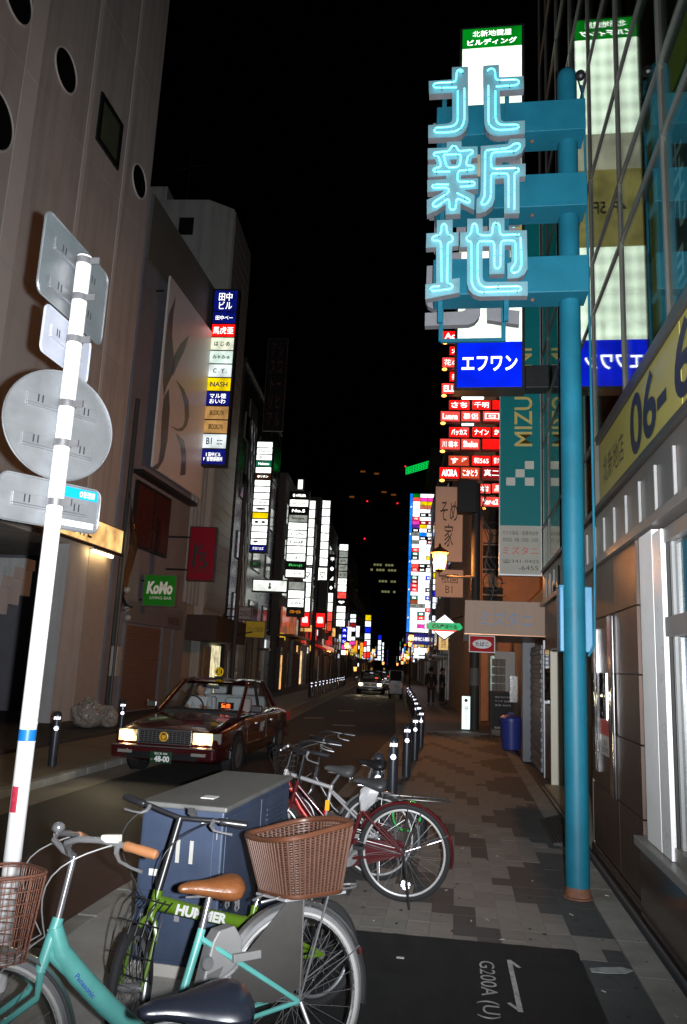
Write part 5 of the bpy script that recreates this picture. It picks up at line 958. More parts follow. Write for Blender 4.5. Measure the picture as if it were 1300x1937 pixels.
# ================================================================== VEHICLES
maroon = M('maroon_paint', (.055, .006, .008), .22, .1, .05, 3, coat=1); carblk = M('black_car_paint', (.006, .006, .006), .4, .0, .05, 3, coat=.15)
headl = M('headlight_on', (.9, .85, .7), .15, var=0, emit=60, ecol=(1, .88, .62)); hlens = EM('headlight_lens', (255, 225, 160), 1.7, uneven=.95, scale=11); lens = M('clear_lens', (.35, .35, .33), .08, .3, .2, 40); gold = M('emblem_gold', (.6, .35, .03), .35, .5, .1, 10, emit=.25, ecol=(.9, .5, .02))
car_glass = glassmat('car_glass', (.85, .88, .86), .01, 1.45); trimk = M('car_trim', (.015, .015, .015), .5); seat_w = M('seat_cover', (.5, .52, .56), .7, 0, .1, 8); cabin_m = M('cabin_dark', (.03, .03, .032), .8)
def make_taxi(label):
    t = thing('taxi', label, 'car', group='taxis on the road')
    st = [  # y, half width, bottom z, shoulder z, top z
     (2.33, .70, .34, .60, .64), (2.29, .78, .27, .66, .70), (2.1, .83, .22, .72, .765), (1.7, .845, .20, .78, .83), (1.2, .848, .20, .83, .885), (.85, .848, .20, .86, .93), (.2, .848, .20, .87, .90),
     (-1.2, .848, .20, .875, .90), (-1.45, .848, .20, .88, .95), (-2.0, .84, .22, .86, .93), (-2.25, .80, .27, .80, .88), (-2.33, .72, .34, .72, .78)]
    vs = []; fs = []; K = 14
    for y, w_, zb, zs_, zt in st:
        half = [(0, zb), (w_*.86, zb), (w_*.96, zb+.06), (w_, zb+.2), (w_, zs_-.12), (w_*.975, zs_-.04), (w_*.9, zs_+(zt-zs_)*.45), (0, zt)]
        ring = half + [(-x, z) for x, z in half[-2:0:-1]]
        vs += [V((x, y, z)) for x, z in ring]
    K = 14
    for i in range(len(st)-1):
        for j in range(K): a, b = i*K+j, i*K+(j+1) % K; fs.append((a, b, b+K, a+K))
    fs += [tuple(range(K))[::-1], tuple((len(st)-1)*K+j for j in range(K))]
    body = MB().add(vs, fs).build('body', maroon, t, smooth=True, clean=True); sb_ = body.modifiers.new('sub', 'SUBSURF'); sb_.levels = sb_.render_levels = 2
    # cabin
    bl = {'fl': V((.70, .88, .90)), 'fr': V((-.70, .88, .90)), 'rl': V((.70, -1.45, .92)), 'rr': V((-.70, -1.45, .92))}
    tl = {'fl': V((.575, .10, 1.395)), 'fr': V((-.575, .10, 1.395)), 'rl': V((.575, -.95, 1.395)), 'rr': V((-.575, -.95, 1.395))}
    rv = [(x*w_, y, z) for y, z, w_ in ((.16, 1.385, .59), (.05, 1.425, .58), (-.4, 1.45, .58), (-.85, 1.435, .58), (-1.02, 1.39, .58)) for x in (-1, -.92, -.5, 0, .5, .92, 1)]
    rv = [V((x, y, z - (.045 if abs(abs(x)/.58-1) < .05 else (.012 if abs(x) > .5 else 0)))) for x, y, z in rv]
    rf = MB(); n7 = 7
    rf.add(rv + [p - V((0, 0, .035)) for p in rv], [(i*n7+j, i*n7+j+1, (i+1)*n7+j+1, (i+1)*n7+j) for i in range(4) for j in range(6)] + [(35+i*n7+j, 35+(i+1)*n7+j, 35+(i+1)*n7+j+1, 35+i*n7+j+1) for i in range(4) for j in range(6)])
    rf.build('roof', maroon, t, smooth=True)
    for a in ('fl', 'fr', 'rl', 'rr'): MB().tube([bl[a], tl[a]], [.035, .028], 8).build('pillar', maroon, t, smooth=True)
    for s_ in (1, -1): MB().tube([(.70*s_, -.32, .9), (.58*s_, -.36, 1.40)], .03, 6).build('pillar', trimk, t); MB().tube([(.7*s_, -1.05, .9), (.58*s_, -.82, 1.4)], .022, 6).build('pillar', trimk, t)
    def pane(nm, q, m=car_glass): MB().add(q, [(0, 1, 2, 3)]).build(nm, m, t)
    pane('windshield', [bl['fl'], bl['fr'], tl['fr'], tl['fl']]); pane('rear_window', [bl['rr'], bl['rl'], tl['rl'], tl['rr']]); pane('side_window', [bl['fl'], tl['fl'], tl['rl'], bl['rl']]); pane('side_window', [bl['fr'], bl['rr'], tl['rr'], tl['fr']])
    for s_ in (1, -1): MB().tube([(.60*s_, .12, 1.40), (.60*s_, -.4, 1.435), (.60*s_, -.98, 1.40), (.73*s_, -1.5, .93)], .012, 6).build('chrome_strip', chrome, t); MB().obox((.846*s_, -1.9, .40), V((.012*s_, 0, 0)), V((0, 3.7, 0)), Z*.035).build('side_moulding', trimk, t); MB().tube([(.72*s_, .9, .905), (.725*s_, -1.45, .92)], .01, 6).build('belt_strip', chrome, t)
    # interior
    MB().box(-.66, .66, .35, .85, .75, .93).build('dashboard', cabin_m, t, bevel=.03); MB().box(-.66, .66, -1.4, .6, .55, .62).build('cabin_floor', cabin_m, t)
    for x in (.33, -.33): s1 = MB().box(x-.24, x+.24, -.35, -.18, .6, 1.12).build('seat', seat_w, t, bevel=.05); MB().box(x-.14, x+.14, -.34, -.22, 1.14, 1.32).build('headrest', seat_w, s1, bevel=.04)
    s1 = MB().box(-.6, .6, -1.25, -1.05, .6, 1.12).build('seat', seat_w, t, bevel=.05)
    for x in (-.32, .32): MB().box(x-.13, x+.13, -1.22, -1.1, 1.13, 1.27).build('headrest', seat_w, s1, bevel=.04)
    MB().ring((.33, .28, .98), V((0, -.9, .45)), .18, .014, 28, 6).build('steering_wheel', trimk, t, smooth=True); MB().box(-.11, .11, .22, .26, 1.27, 1.33).build('inner_mirror', chrome, t)
    ms = MB().box(-.47, -.21, .48, .52, .95, 1.06).build('fare_display', black, t); text('賃走', ms, (-.34, .52, 1.005), V((-1, 0, 0)), Z, .17, .075, M('led_orange', (1, .2, .02), .4, var=0, emit=4, ecol=(1, .09, .01)), bold=.02)
    # front
    MB().box(-.40, .40, 2.255, 2.34, .53, .71).build('grille', black, t)
    gr_ = MB()
    for k in range(6): gr_.box(-.385, .385, 2.34, 2.352, .55+k*.027, .557+k*.027)
    for k in range(13): gr_.box(-.385+k*.0635, -.381+k*.0635, 2.34, 2.35, .54, .70)
    gr_.build('grille_bars', steel, t); fr_ = MB().box(-.42, .42, 2.33, 2.36, .705, .73).box(-.42, .42, 2.33, 2.355, .515, .53).box(-.425, -.40, 2.33, 2.355, .53, .705).box(.40, .425, 2.33, 2.355, .53, .705); fr_.build('grille_frame', chrome, t, bevel=.004)
    e = MB().lathe([(.055, 0), (.07, .012), (.055, .016)], (0, 2.355, .625), Y, 24).build('emblem', gold, t, smooth=True); MB().prism([(-.03, .04), (-.02, .015), (0, .03), (.02, .015), (.03, .04), (.035, -.01), (.0, -.045), (-.035, -.01)], (0, 2.362, .622), V((-1, 0, 0)), Z, .006).build('crest', gold, e)
    for s_ in (1, -1):
        h = MB().obox((s_*.44, 2.30, .535), V((s_*.29, -.02, 0)), V((0, .035, 0)), Z*.165).build('headlight', hlens, t, bevel=.008); MB().lathe([(0, .012), (.066, .01), (.074, 0)], (s_*(.60 if s_ > 0 else .56), 2.337, .615), Y, 20).build('bulb', headl, h); MB().obox((s_*.735, 2.24, .54), V((s_*.085, -.12, 0)), V((0, .05, 0)), Z*.155).build('marker_lamp', lens, t, bevel=.008)
        MB().box(s_*.57-.11, s_*.57+.11, 2.40, 2.425, .375, .42).build('fog_lamp', lens, t, bevel=.005)
        mi = MB().box(s_*.93-.1, s_*.93+.1, .62, .70, .93, 1.05).build('door_mirror', maroon if s_ < 0 else maroon, t, bevel=.03); MB().box(s_*.93-.085, s_*.93+.085, .695, .712, .945, 1.035).build('mirror_cover', chrome, mi, bevel=.01)
        MB().tube([(s_*.8, .63, .93), (s_*.9, .66, .96)], .02, 6).build('mirror_arm', trimk, t)
        for y in (1.35, -1.4):
            MB().lathe([(0, .006), (.36, .006), (.365, -.02)], (s_*.845, y, .33), X*s_, 28).build('wheel_arch', black, t)
            wl = MB().lathe([(0, .03), (.06, .03), (.09, .02), (.17, .012), (.195, .02), (.2, 0)], (s_*.845, y, .31), X*s_, 28).build('wheel', steel, t, smooth=True); MB().lathe([(.19, .024), (.24, .03), (.29, .022), (.31, .0), (.312, -.16), (.2, -.18)], (s_*.845, y, .31), X*s_, 32).build('tyre', rubber, wl, smooth=True)
        MB().box(s_*.852-.012, s_*.852+.012, .18, .32, .72, .75).build('door_handle', chrome, t, bevel=.004); MB().box(s_*.852-.012, s_*.852+.012, -.85, -.71, .72, .75).build('door_handle', chrome, t, bevel=.004)
        for y in (.83, -.38, -1.3): MB().box(s_*.849-.002, s_*.849+.002, y, y+.008, .28, .86).build('door_gap', black, t)
        MB().box(s_*.7-.12, s_*.7+.12, -2.36, -2.32, .62, .8).build('tail_lamp', M('tail_red', (.12, .006, .006), .3, var=0, emit=.05, ecol=(1, 0, 0)), t)
        lg = text('MF', t, (s_*.8515, -.05, .66), V((0, s_, 0)), Z, .34, .17, print_w, 'door_lettering', bold=.05, shear=.25)
    for s_ in (1, -1):
        l = bpy.data.lights.new('headlight_beam', 'SPOT'); l.energy = 28; l.color = (1, .82, .5); l.spot_size = math.radians(75); l.spot_blend = .8; l.shadow_soft_size = .05
        lo = bpy.data.objects.new('headlight_beam', l); link(lo, t); lo.matrix_local = Matrix.Translation(V((s_*.58, 2.43, .62))) @ Matrix.Rotation(math.radians(84), 4, 'X')
    bm_ = MB().box(-.80, .80, 2.25, 2.40, .30, .50).build('bumper', maroon, t, bevel=.04); MB().box(-.805, .805, 2.398, 2.408, .475, .492).build('bumper_strip', chrome, bm_); MB().box(-.55, .55, 2.397, 2.404, .31, .40).build('air_intake', black, bm_)
    MB().box(-.80, .80, -2.42, -2.27, .30, .50).build('bumper', maroon, t, bevel=.04)
    lp_ = MB().box(-.165, .165, 2.412, 2.42, .255, .42).build('licence_plate', M('plate_green', (.005, .05, .02), .4), t, bevel=.004)
    pw = M('plate_white', (.75, .75, .75), .4, var=0, emit=.12); text('なにわ 500', lp_, (0, 2.421, .39), V((-1, 0, 0)), Z, .2, .035, pw, bold=.02, thick=.001); text('48-00', lp_, (-.02, 2.421, .315), V((-1, 0, 0)), Z, .235, .085, pw, bold=.04, thick=.001); text('い', lp_, (.135, 2.421, .305), V((-1, 0, 0)), Z, .025, .03, pw, bold=0, thick=.001)
    rl = MB().lathe([(.0, -.018), (.085, -.018), (.085, .018), (0, .018)], (.02, -.1, 1.56), Y, 24).build('roof_lamp', black, t); ye = EM('roof_lamp_yellow', (215, 175, 20), .55, uneven=0)
    MB().ring((.02, -.08, 1.56), Y, .07, .009, 24, 6).build('roof_lamp_ring', ye, rl); text('旦', rl, (.02, -.081, 1.56), V((-1, 0, 0)), Z, .075, .085, ye, bold=.02); MB().box(-.06, .1, -.13, -.07, 1.43, 1.48).build('roof_lamp_foot', black, rl)
    MB().tube([(.5, -2.0, .93), (.52, -2.1, 1.5)], .004, 5).build('antenna', black, t)
    return t
taxi = make_taxi('dark maroon taxi with headlights on, close behind the blue cabinet')
taxi.matrix_world = Matrix.Translation(V((-4.25, 13.66, -.1))) @ Matrix.Rotation(math.pi-.015, 4, 'Z')
for i, (u, v, lab, sp) in enumerate(((-3.2, 29.5, 'black taxi with headlights on, further up the road', carblk), (-2.5, 40, 'black taxi directly behind the other black taxi up the road', carblk))):
    p = bu(u, v, -.1); dup(taxi, Matrix.Translation(p) @ Matrix.Rotation(math.pi+BEND, 4, 'Z'), lab, 'taxis on the road', swap={maroon: sp})
# parked van by the right kerb, dark
vn = thing('parked_van', 'grey parked van by the right kerb up the street', 'van', bu(-1.65, 24, -.1)); mv = Matrix.Translation(bu(-1.62, 24, -.1)) @ Matrix.Rotation(BEND, 4, 'Z'); WM[vn] = mv; vn.matrix_world = mv
pr = [(-1.6, .25), (1.55, .25), (1.6, .5), (1.58, .85), (1.25, .95), (.95, 1.6), (.8, 1.7), (-1.5, 1.72), (-1.6, 1.6)]
MB().prism([(a, b) for a, b in pr], (-.38, 0, 0), Y, Z, .76).build('body', M('van_grey', (.03, .03, .033), .3, .2, .1, 3), vn, bevel=.04)
MB().box(-.32, .32, -1.612, -1.602, 1.0, 1.55).build('rear_window', M('van_glass', (.015, .016, .017), .6, var=0, spec=.1), vn); MB().box(-.12, .12, -1.61, -1.603, .5, .62).build('licence_plate', print_w, vn)
for s_ in (-1, 1):
    MB().box(s_*.33-.05, s_*.33+.05, -1.62, -1.602, .6, .9).build('tail_lamp', M('tail_red', 0), vn); MB().box(s_*.383-.003, s_*.383+.003, -1.35, .9, 1.02, 1.5).build('side_window', winm, vn)
    for y in (-1.05, 1.05):
        wl = MB().lathe([(0, .02), (.15, .012), (.17, 0)], (s_*.37, y, .27), X*s_, 20).build('wheel', steel, vn); MB().lathe([(.16, .022), (.25, .02), (.27, 0), (.27, -.12)], (s_*.37, y, .27), X*s_, 24).build('tyre', rubber, wl, smooth=True)

# ================================================================== PEOPLE
skin_m = M('skin', (.42, .24, .17), .55, 0, .08, 10); hair_m = M('hair_black', (.012, .011, .011), .5, 0, .2, 40); cloth_d = M('dark_suit', (.018, .018, .02), .8, 0, .2, 20); cloth_w = M('white_shirt', (.55, .56, .6), .7, 0, .08, 10); shoe_m = M('shoe_black', (.02, .02, .02), .3)
def skinned(name, chain, mat, parent, sub=2):
    # chain: list of (point, radius, parent index)
    me = bpy.data.meshes.new(name); me.from_pydata([c[0] for c in chain], [(c[2], i) for i, c in enumerate(chain) if c[2] >= 0], []); me.materials.append(mat)
    o = bpy.data.objects.new(name, me); link(o, parent); sk = o.modifiers.new('skin', 'SKIN'); sk.use_smooth_shade = True
    for i, c in enumerate(chain): me.skin_vertices[0].data[i].radius = (c[1], c[1]); me.skin_vertices[0].data[i].use_root = (i == 0)
    s_ = o.modifiers.new('sub', 'SUBSURF'); s_.levels = s_.render_levels = sub; WM[o] = WM[parent].copy(); return o
def head(parent, c, look=-1):
    c = V(c); hb = MB().ball(c, .105, 18, 14, .78, .95, 1.15)
    hb.ball(c + V((0, .1*look, -.02)), .018, 8, 6, 1, 1.2, 1.6); hb.ball(c + V((.078, 0, -.01)), .025, 8, 6, .5, 1, 1.3); hb.ball(c + V((-.078, 0, -.01)), .025, 8, 6, .5, 1, 1.3)
    hd = hb.build('head', skin_m, parent, smooth=True)
    for s_ in (1, -1): MB().ball(c + V((.032*s_, .092*look, .012)), .011, 8, 6).build('eye', print_k, hd)
    MB().box(c.x-.022, c.x+.022, c.y+.088*look-.004, c.y+.088*look+.004, c.z-.062, c.z-.054).build('mouth', M('lip', (.3, .1, .09), .5), hd)
    hm = MB().ball(c + V((0, -.014*look, .022)), .112, 18, 14, .82, .96, 1.1)
    hm.f = [f for f in hm.f if not (sum(hm.v[i].z for i in f)/len(f) < c.z+.03 and sum((hm.v[i].y-c.y)*look for i in f)/len(f) > .0) and sum(hm.v[i].z for i in f)/len(f) > c.z-.07]
    hm.build('hair', hair_m, hd, smooth=True)
def standing(label, loc, rz, coat, trousers, stride=.12, hgt=1.0):
    t = thing('person', label, 'person', loc, rz, group='people on the right pavement')
    S = hgt
    b = [((0, 0, .95*S), .115, -1), ((0, 0, 1.12*S), .105, 0), ((0, 0, 1.32*S), .125, 1), ((0, 0, 1.43*S), .07, 2), ((0, -.01, 1.52*S), .05, 3)]
    for s_ in (1, -1):
        i = len(b); b += [((.09*s_, 0, .90*S), .085, 0), ((.10*s_, -.03*s_, .50*S), .06, i), ((.10*s_, -stride*s_*.5+.03, .10*S), .042, i+1), ((.105*s_, -stride*s_*.5-.10, .045*S), .035, i+2)]
        i = len(b); b += [((.17*s_, 0, 1.38*S), .055, 3), ((.215*s_, .02, 1.12*S), .042, i), ((.22*s_, -.06, .88*S), .032, i+1), ((.21*s_, -.08, .80*S), .03, i+2)]
    skinned('body', b, skin_m, t); head(t, (0, -.02, 1.62*S))
    c = [((0, 0, .80*S), .15, -1), ((0, 0, .98*S), .135, 0), ((0, 0, 1.15*S), .125, 1), ((0, 0, 1.33*S), .145, 2), ((0, 0, 1.42*S), .09, 3)]
    for s_ in (1, -1): i = len(c); c += [((.17*s_, 0, 1.39*S), .07, 3), ((.218*s_, .02, 1.12*S), .056, i), ((.222*s_, -.06, .89*S), .045, i+1)]
    skinned('coat', c, coat, t)
    for s_ in (1, -1):
        skinned('trouser_leg', [((.09*s_, 0, .92*S), .1, -1), ((.10*s_, -.03*s_, .50*S), .075, 0), ((.10*s_, -stride*s_*.5+.03, .09*S), .058, 1)], trousers, t, 1); y = -stride*s_*.5
        MB().box(.105*s_-.045, .105*s_+.045, y-.2, y+.07, 0.005, .075).build('shoe', shoe_m, t, bevel=.025)
    return t
standing('person in dark coat walking away on the right pavement, left of the pair', g(815, 1334), BEND+math.pi, cloth_d, cloth_d, .3)
standing('person in dark clothes standing by the wall on the right pavement, right of the pair', g(836, 1333), 1.2, cloth_d, M('dark_trousers', (.025, .024, .03), .8), .05, .98)
dr = thing('person', 'taxi driver in white shirt sitting behind the windshield', 'person', (-4.25+.33, 13.9, 0)); m_ = Matrix.Translation(V((-4.60, 13.75, -.1))) ; dr.matrix_world = m_; WM[dr] = m_
ch = [((0, .12, .66), .12, -1), ((0, .12, .85), .115, 0), ((0, .10, 1.02), .12, 1), ((0, .09, 1.12), .06, 2), ((0, .07, 1.17), .045, 3)]
for s_ in (1, -1): i = len(ch); ch += [((.16*s_, .09, 1.07), .055, 2), ((.22*s_, -.05, .88), .042, i), ((.14*s_, -.24, .94), .034, i+1), ((.12*s_, -.30, .97), .03, i+2)]
skinned('body', ch, skin_m, dr); head(dr, (0, .05, 1.25))
sh = [((0, .12, .64), .135, -1), ((0, .12, .85), .13, 0), ((0, .10, 1.02), .135, 1), ((0, .09, 1.10), .075, 2)]
for s_ in (1, -1): i = len(sh); sh += [((.16*s_, .09, 1.07), .068, 2), ((.22*s_, -.05, .88), .055, i), ((.17*s_, -.16, .91), .046, i+1)]
skinned('shirt', sh, cloth_w, dr)

# ================================================================== BICYCLES
def fender(mb, c, R, a0, a1, wd, n=24):
    c = V(c); prof = [(-wd/2, -.012), (-wd/3, 0), (0, .004), (wd/3, 0), (wd/2, -.012)]; rows = []
    for th in (0, .003):
        for i in range(n+1):
            a = math.radians(a0+(a1-a0)*i/n); rows.append([c + V(((R+dz+th)*math.cos(a), y, (R+dz+th)*math.sin(a))) for y, dz in prof])
    vs = [p for r in rows for p in r]; fs = []; m = n+1
    for i in range(n):
        for j in range(4):
            fs.append((i*5+j, i*5+j+1, (i+1)*5+j+1, (i+1)*5+j)); k = m*5; fs.append((k+i*5+j, k+(i+1)*5+j, k+(i+1)*5+j+1, k+i*5+j+1))
    mb.add(vs, fs)
def arc(p, q, bulge, n=10):
    p, q, b = V(p), V(q), V(bulge); return [p.lerp(q, i/n) + b*math.sin(math.pi*i/n) for i in range(n+1)]
def wheel(t, c, R, turn=0, tw=.019, rimm=None, whitewall=None, spokes=28, reflect=False, tyre=None):
    hub = MB().cyl((0, -.045, 0), (0, .045, 0), .02, n=12).cyl((0, -.06, 0), (0, .06, 0), .008, n=8).build('wheel', steel, t, smooth=True); hub.location = c; hub.rotation_euler = (0, random.uniform(0, 6), turn)
    hub.rotation_mode = 'ZYX' if False else 'XYZ'; m = Matrix.Translation(V(c)) @ Matrix.Rotation(turn, 4, 'Z') @ Matrix.Rotation(random.uniform(0, 3), 4, 'Y'); hub.matrix_local = m
    MB().ring((0, 0, 0), Y, R-tw, tw, 56, 8).build('tyre', tyre or rubber, hub, smooth=True)
    MB().ring((0, 0, 0), Y, R-2*tw-.006, .0095, 56, 8, 1.15).build('rim', rimm or alu, hub, smooth=True)
    if whitewall:
        for s_ in (1, -1): MB().ring((0, s_*tw*.62, 0), Y, R-tw*1.55, tw*.42, 56, 6).build('sidewall', whitewall, hub, smooth=True)
    sp = MB(); Ri = R-2*tw-.01
    for k in range(spokes):
        a = 2*math.pi*k/spokes; s_ = .035 if k % 2 else -.035; b = a + (.5 if (k//2) % 2 else -.5); sp.cyl((.022*math.cos(b), s_, .022*math.sin(b)), (Ri*math.cos(a), 0, Ri*math.sin(a)), .0014, n=4)
    sp.build('spokes', chrome, hub)
    return hub
def saddle(t, c, mat, L=.27, wd=.1, tilt=0):
    c = V(c); st = [(-.5, .35, .0, -.03), (-.47, .75, .014, -.07), (-.38, .98, .024, -.085), (-.25, 1.0, .022, -.085), (-.08, .78, .012, -.07), (.1, .46, .008, -.055), (.3, .27, .01, -.04), (.45, .22, .004, -.035), (.5, .12, -.008, -.025)]
    vs = []; n = 12
    for x, w_, zt, zb in st:
        for j in range(n):
            a = 2*math.pi*j/n; z = (zt if math.sin(a) >= 0 else zb); yy = math.cos(a)*w_*wd
            vs.append(c + V((x*L, yy, (zt+zb)/2 + math.sin(a)*abs(zt-zb)/2 - .012*abs(math.cos(a))*w_)))
    fs = [(i*n+j, i*n+(j+1) % n, (i+1)*n+(j+1) % n, (i+1)*n+j) for i in range(len(st)-1) for j in range(n)] + [tuple(range(n))[::-1], tuple((len(st)-1)*n+j for j in range(n))]
    s = MB().add(vs, fs).build('saddle', mat, t, smooth=True); m = s.modifiers.new('sub', 'SUBSURF'); m.levels = m.render_levels = 1
    cs = MB()
    for y in (-.045, .045): cs.tube([c + V((-.1, y, -.1 + .025*math.cos(i))) + V((0, .018*math.sin(i*1.2), .0018*i)) for i in range(30)], .0035, 5)
    cs.tube([c + V((-.1, -.03, -.06)), c + V((.1, 0, -.05)), c + V((-.1, .03, -.06))], .004, 5); cs.build('saddle_rails', chrome, s)
    return s
def bicycle(label, P0, hd, lean, o):
    root = thing('bicycle', label, 'bicycle', group='parked bicycles', mtx=Matrix.Translation(V(P0)) @ Matrix.Rotation(math.radians(hd), 4, 'Z') @ Matrix.Rotation(math.radians(-lean), 4, 'X'))
    R = o['R']; R2 = o.get('R2', R); af = o['af']; fm = o['frame']; bb_ = o['bb']; st = o['seat']; ht = o['head']; hb = o['headb']; sm = o['stem']; trn = math.radians(o.get('turn', 0)); rt = o.get('tube', .015)
    p3 = lambda q, y=0: V((q[0], y, q[1]))
    fr_ = MB()
    for pth, r in o['tubes']: fr_.tube([p3(q) for q in pth], r, 12)
    fr_.tube([p3(ht), p3(hb)], rt*1.25, 12); fr_.cyl((bb_[0], -.04, bb_[1]), (bb_[0], .04, bb_[1]), .022, n=14)
    for y in (.055, -.055): fr_.tube([V((bb_[0]-.06, y*.5, bb_[1])), V((bb_[0]*.5, y, (bb_[1]+R)/2)), V((0, y, R))], .009, 8); fr_.tube([p3(o['stay'], y*.35), V((o['stay'][0]*.6, y, R+(o['stay'][1]-R)*.6)), V((0, y, R))], .0105, 8)
    fr_.build('frame', fm, root, smooth=True)
    ax = (p3(ht)-p3(hb)).normalized(); stm = Matrix.Translation(p3(hb)) @ Matrix.Rotation(trn, 4, ax) @ Matrix.Translation(-p3(hb))
    fk = MB(); hubp = V((af, 0, R2))
    for y in (.05, -.05): fk.tube([stm @ q for q in (p3(hb), p3(hb, y*.5) - ax*.02, p3(hb, y) - ax*.07, hubp + V((-.03, y, .1)), hubp + V((0, y, 0)))], [.013, .013, .012, .010, .008], 8)
    fk.build('fork', o.get('forkm', fm), root, smooth=True)
    wheel(root, (0, 0, R), R, 0, o.get('tw', .019), o.get('rim'), o.get('ww'), tyre=o.get('tyre')); wheel(root, stm @ hubp, R2, trn, o.get('tw', .019), o.get('rim'), o.get('ww'), tyre=o.get('tyre'))
    stq = MB().tube([stm @ p3(ht), stm @ p3(sm)], o.get('stemr', .012), 12); stq.build('stem', o.get('stemm', chrome), root, smooth=True)
    top = p3(sm); barm = o.get('barm', chrome)
    if o.get('bar', 'city') == 'city': half = o.get('half', [(0, 0, 0), (.03, .04, .015), (.07, .10, .045), (.065, .17, .07), (.0, .235, .075), (-.1, .265, .06), (-.24, .285, .045)])
    else: half = [(0, 0, 0), (.0, .08, .01), (-.01, .16, .02), (-.02, .22, .022), (-.045, .315, .025)]
    Sb = stm @ Matrix.Translation(top)
    hbm = MB().tube([Sb @ V((x, -y, z)) for x, y, z in half[:0:-1]] + [Sb @ V(q) for q in half], .0115, 10).build('handlebar', barm, root, smooth=True)
    for s_ in (1, -1):
        a, b = V(half[-2]), V(half[-1]); a, b = V((a.x, a.y*s_, a.z)), V((b.x, b.y*s_, b.z)); d = (b-a).normalized(); a2 = b - d*.125
        MB().tube([Sb @ (a2 + (b + d*.01 - a2)*q) for q in (0, .05, .3, .7, .95, 1.0)], [.014, .0185, .0165, .0185, .017, .01], 12).build('grip', o['grip'], hbm, smooth=True)
        side = V((d.y*s_, -d.x*s_, 0)) if False else V((.7, 0, -.35)); br = a2 - d*.03
        if o.get('bar', 'city') == 'city': out = V((.02, s_*.03, -.05))
        else: out = V((.05, 0, -.03))
        MB().tube([Sb @ br, Sb @ (br + out*.6), Sb @ (br + out + d*.02), Sb @ (br + out*1.15 + d*.07), Sb @ (br + out*1.2 + d*.115)], [.012, .009, .006, .005, .006], 8).build('brake_lever', chrome if barm != black else steel, hbm, smooth=True)
        if o.get('cables', True): MB().tube(arc(Sb @ br, stm @ (p3(ht) + V((.05, .02*s_, -.05))), V((.12, .05*s_, .06))) + arc(stm @ (p3(ht) + V((.05, .02*s_, -.05))), stm @ (hubp + V((-.02, .05*s_, .2))), V((.05, .02*s_, 0)))[1:], .0028, 6).build('brake_cable', o.get('cablem', black), hbm, smooth=True)
    sp_ = MB().tube([p3(st), p3(o['saddle']) + V((0, 0, -.06))], .0125, 12); sp_.build('seat_post', chrome, root, smooth=True)
    saddle(root, p3(o['saddle']), o['saddlem'], *o.get('sdl', (.27, .1)))
    if o.get('fender'):
        fb = MB(); fender(fb, (0, 0, R), R+.016, 25, 193, .055); fb.build('fender', o['fender'], root, smooth=True)
        ff = MB(); fender(ff, (0, 0, 0), R2+.016, 50, 198, .05); fo_ = ff.build('fender', o['fender'], root, smooth=True); fo_.matrix_local = Matrix.Translation(stm @ hubp) @ Matrix.Rotation(trn, 4, 'Z')
        sy = MB()
        for y in (.06, -.06): sy.tube([V((0, y, R)), V(((R+.015)*math.cos(math.radians(10)), y*.5, R+(R+.015)*math.sin(math.radians(10))))], .003, 5)
        for y in (.06, -.06): sy.tube([V((0, y, R)), V((-(R+.015)*math.cos(math.radians(25)), y*.5, R+(R+.015)*math.sin(math.radians(25))))], .003, 5)
        sy.build('fender_stay', chrome, root)
    ck = MB().lathe([(0, .006), (.085, .006), (.09, 0), (.085, -.006), (0, -.006)], (bb_[0], -.055, bb_[1]), Y, 28).build('crank', steel, root)
    for s_, a in ((1, 2.4), (-1, 2.4+math.pi)):
        e = V((bb_[0]+.165*math.cos(a), s_*.085, bb_[1]+.165*math.sin(a))); MB().tube([V((bb_[0], s_*.075, bb_[1])), e], .009, 8).build('crank_arm', steel, ck); MB().box(e.x-.04, e.x+.04, min(e.y, e.y+s_*.09), max(e.y, e.y+s_*.09), e.z-.012, e.z+.012).build('pedal', black, ck)
    if o.get('case'): MB().prism([(bb_[0]+.11, bb_[1]), (bb_[0]+.08, bb_[1]+.08), (bb_[0], bb_[1]+.105), (.0, R+.06), (-.05, R), (.0, R-.05), (bb_[0], bb_[1]-.1), (bb_[0]+.08, bb_[1]-.08)], (0, -.075, 0), X, Z, .03).build('chain_case', o['case'], root, bevel=.008)
    else: MB().tube([(bb_[0], -.055, bb_[1]+.085), (0, -.055, R+.04), (-.04, -.055, R), (0, -.055, R-.04), (bb_[0], -.055, bb_[1]-.085)], .005, 5).build('chain', dark, root)
    if o.get('rack'):
        rk = MB(); zr = R*2+.045
        for y in (-.06, .06): rk.tube([(.16, y*.6, zr-.01), (.1, y, zr), (-.28, y, zr), (-.33, y*.5, zr), (-.34, 0, zr)], .0055, 6); rk.tube([(0, y, R), (-.03, y, zr)], .0045, 6); rk.tube([(0, y, R), (-.16, y, zr)], .0045, 6)
        for x in (.05, -.05, -.15, -.25): rk.tube([(x, -.06, zr), (x, .06, zr)], .0045, 6)
        rk.build('rack', o['rack'], root, smooth=True)
    if o.get('stand'): MB().tube([(0, .07, R), (-.04, .16, R*.45), (-.06, .19, .012)], .009, 8).build('kickstand', o['stand'], root)
    if o.get('fender'): MB().box(-R*.93-.035, -R*.93-.018, -.014, .014, R+.11, R+.14).build('tail_reflector', M('reflector_red', (.06, .003, .003), .3, var=0), root, bevel=.006)
    return root, stm, p3
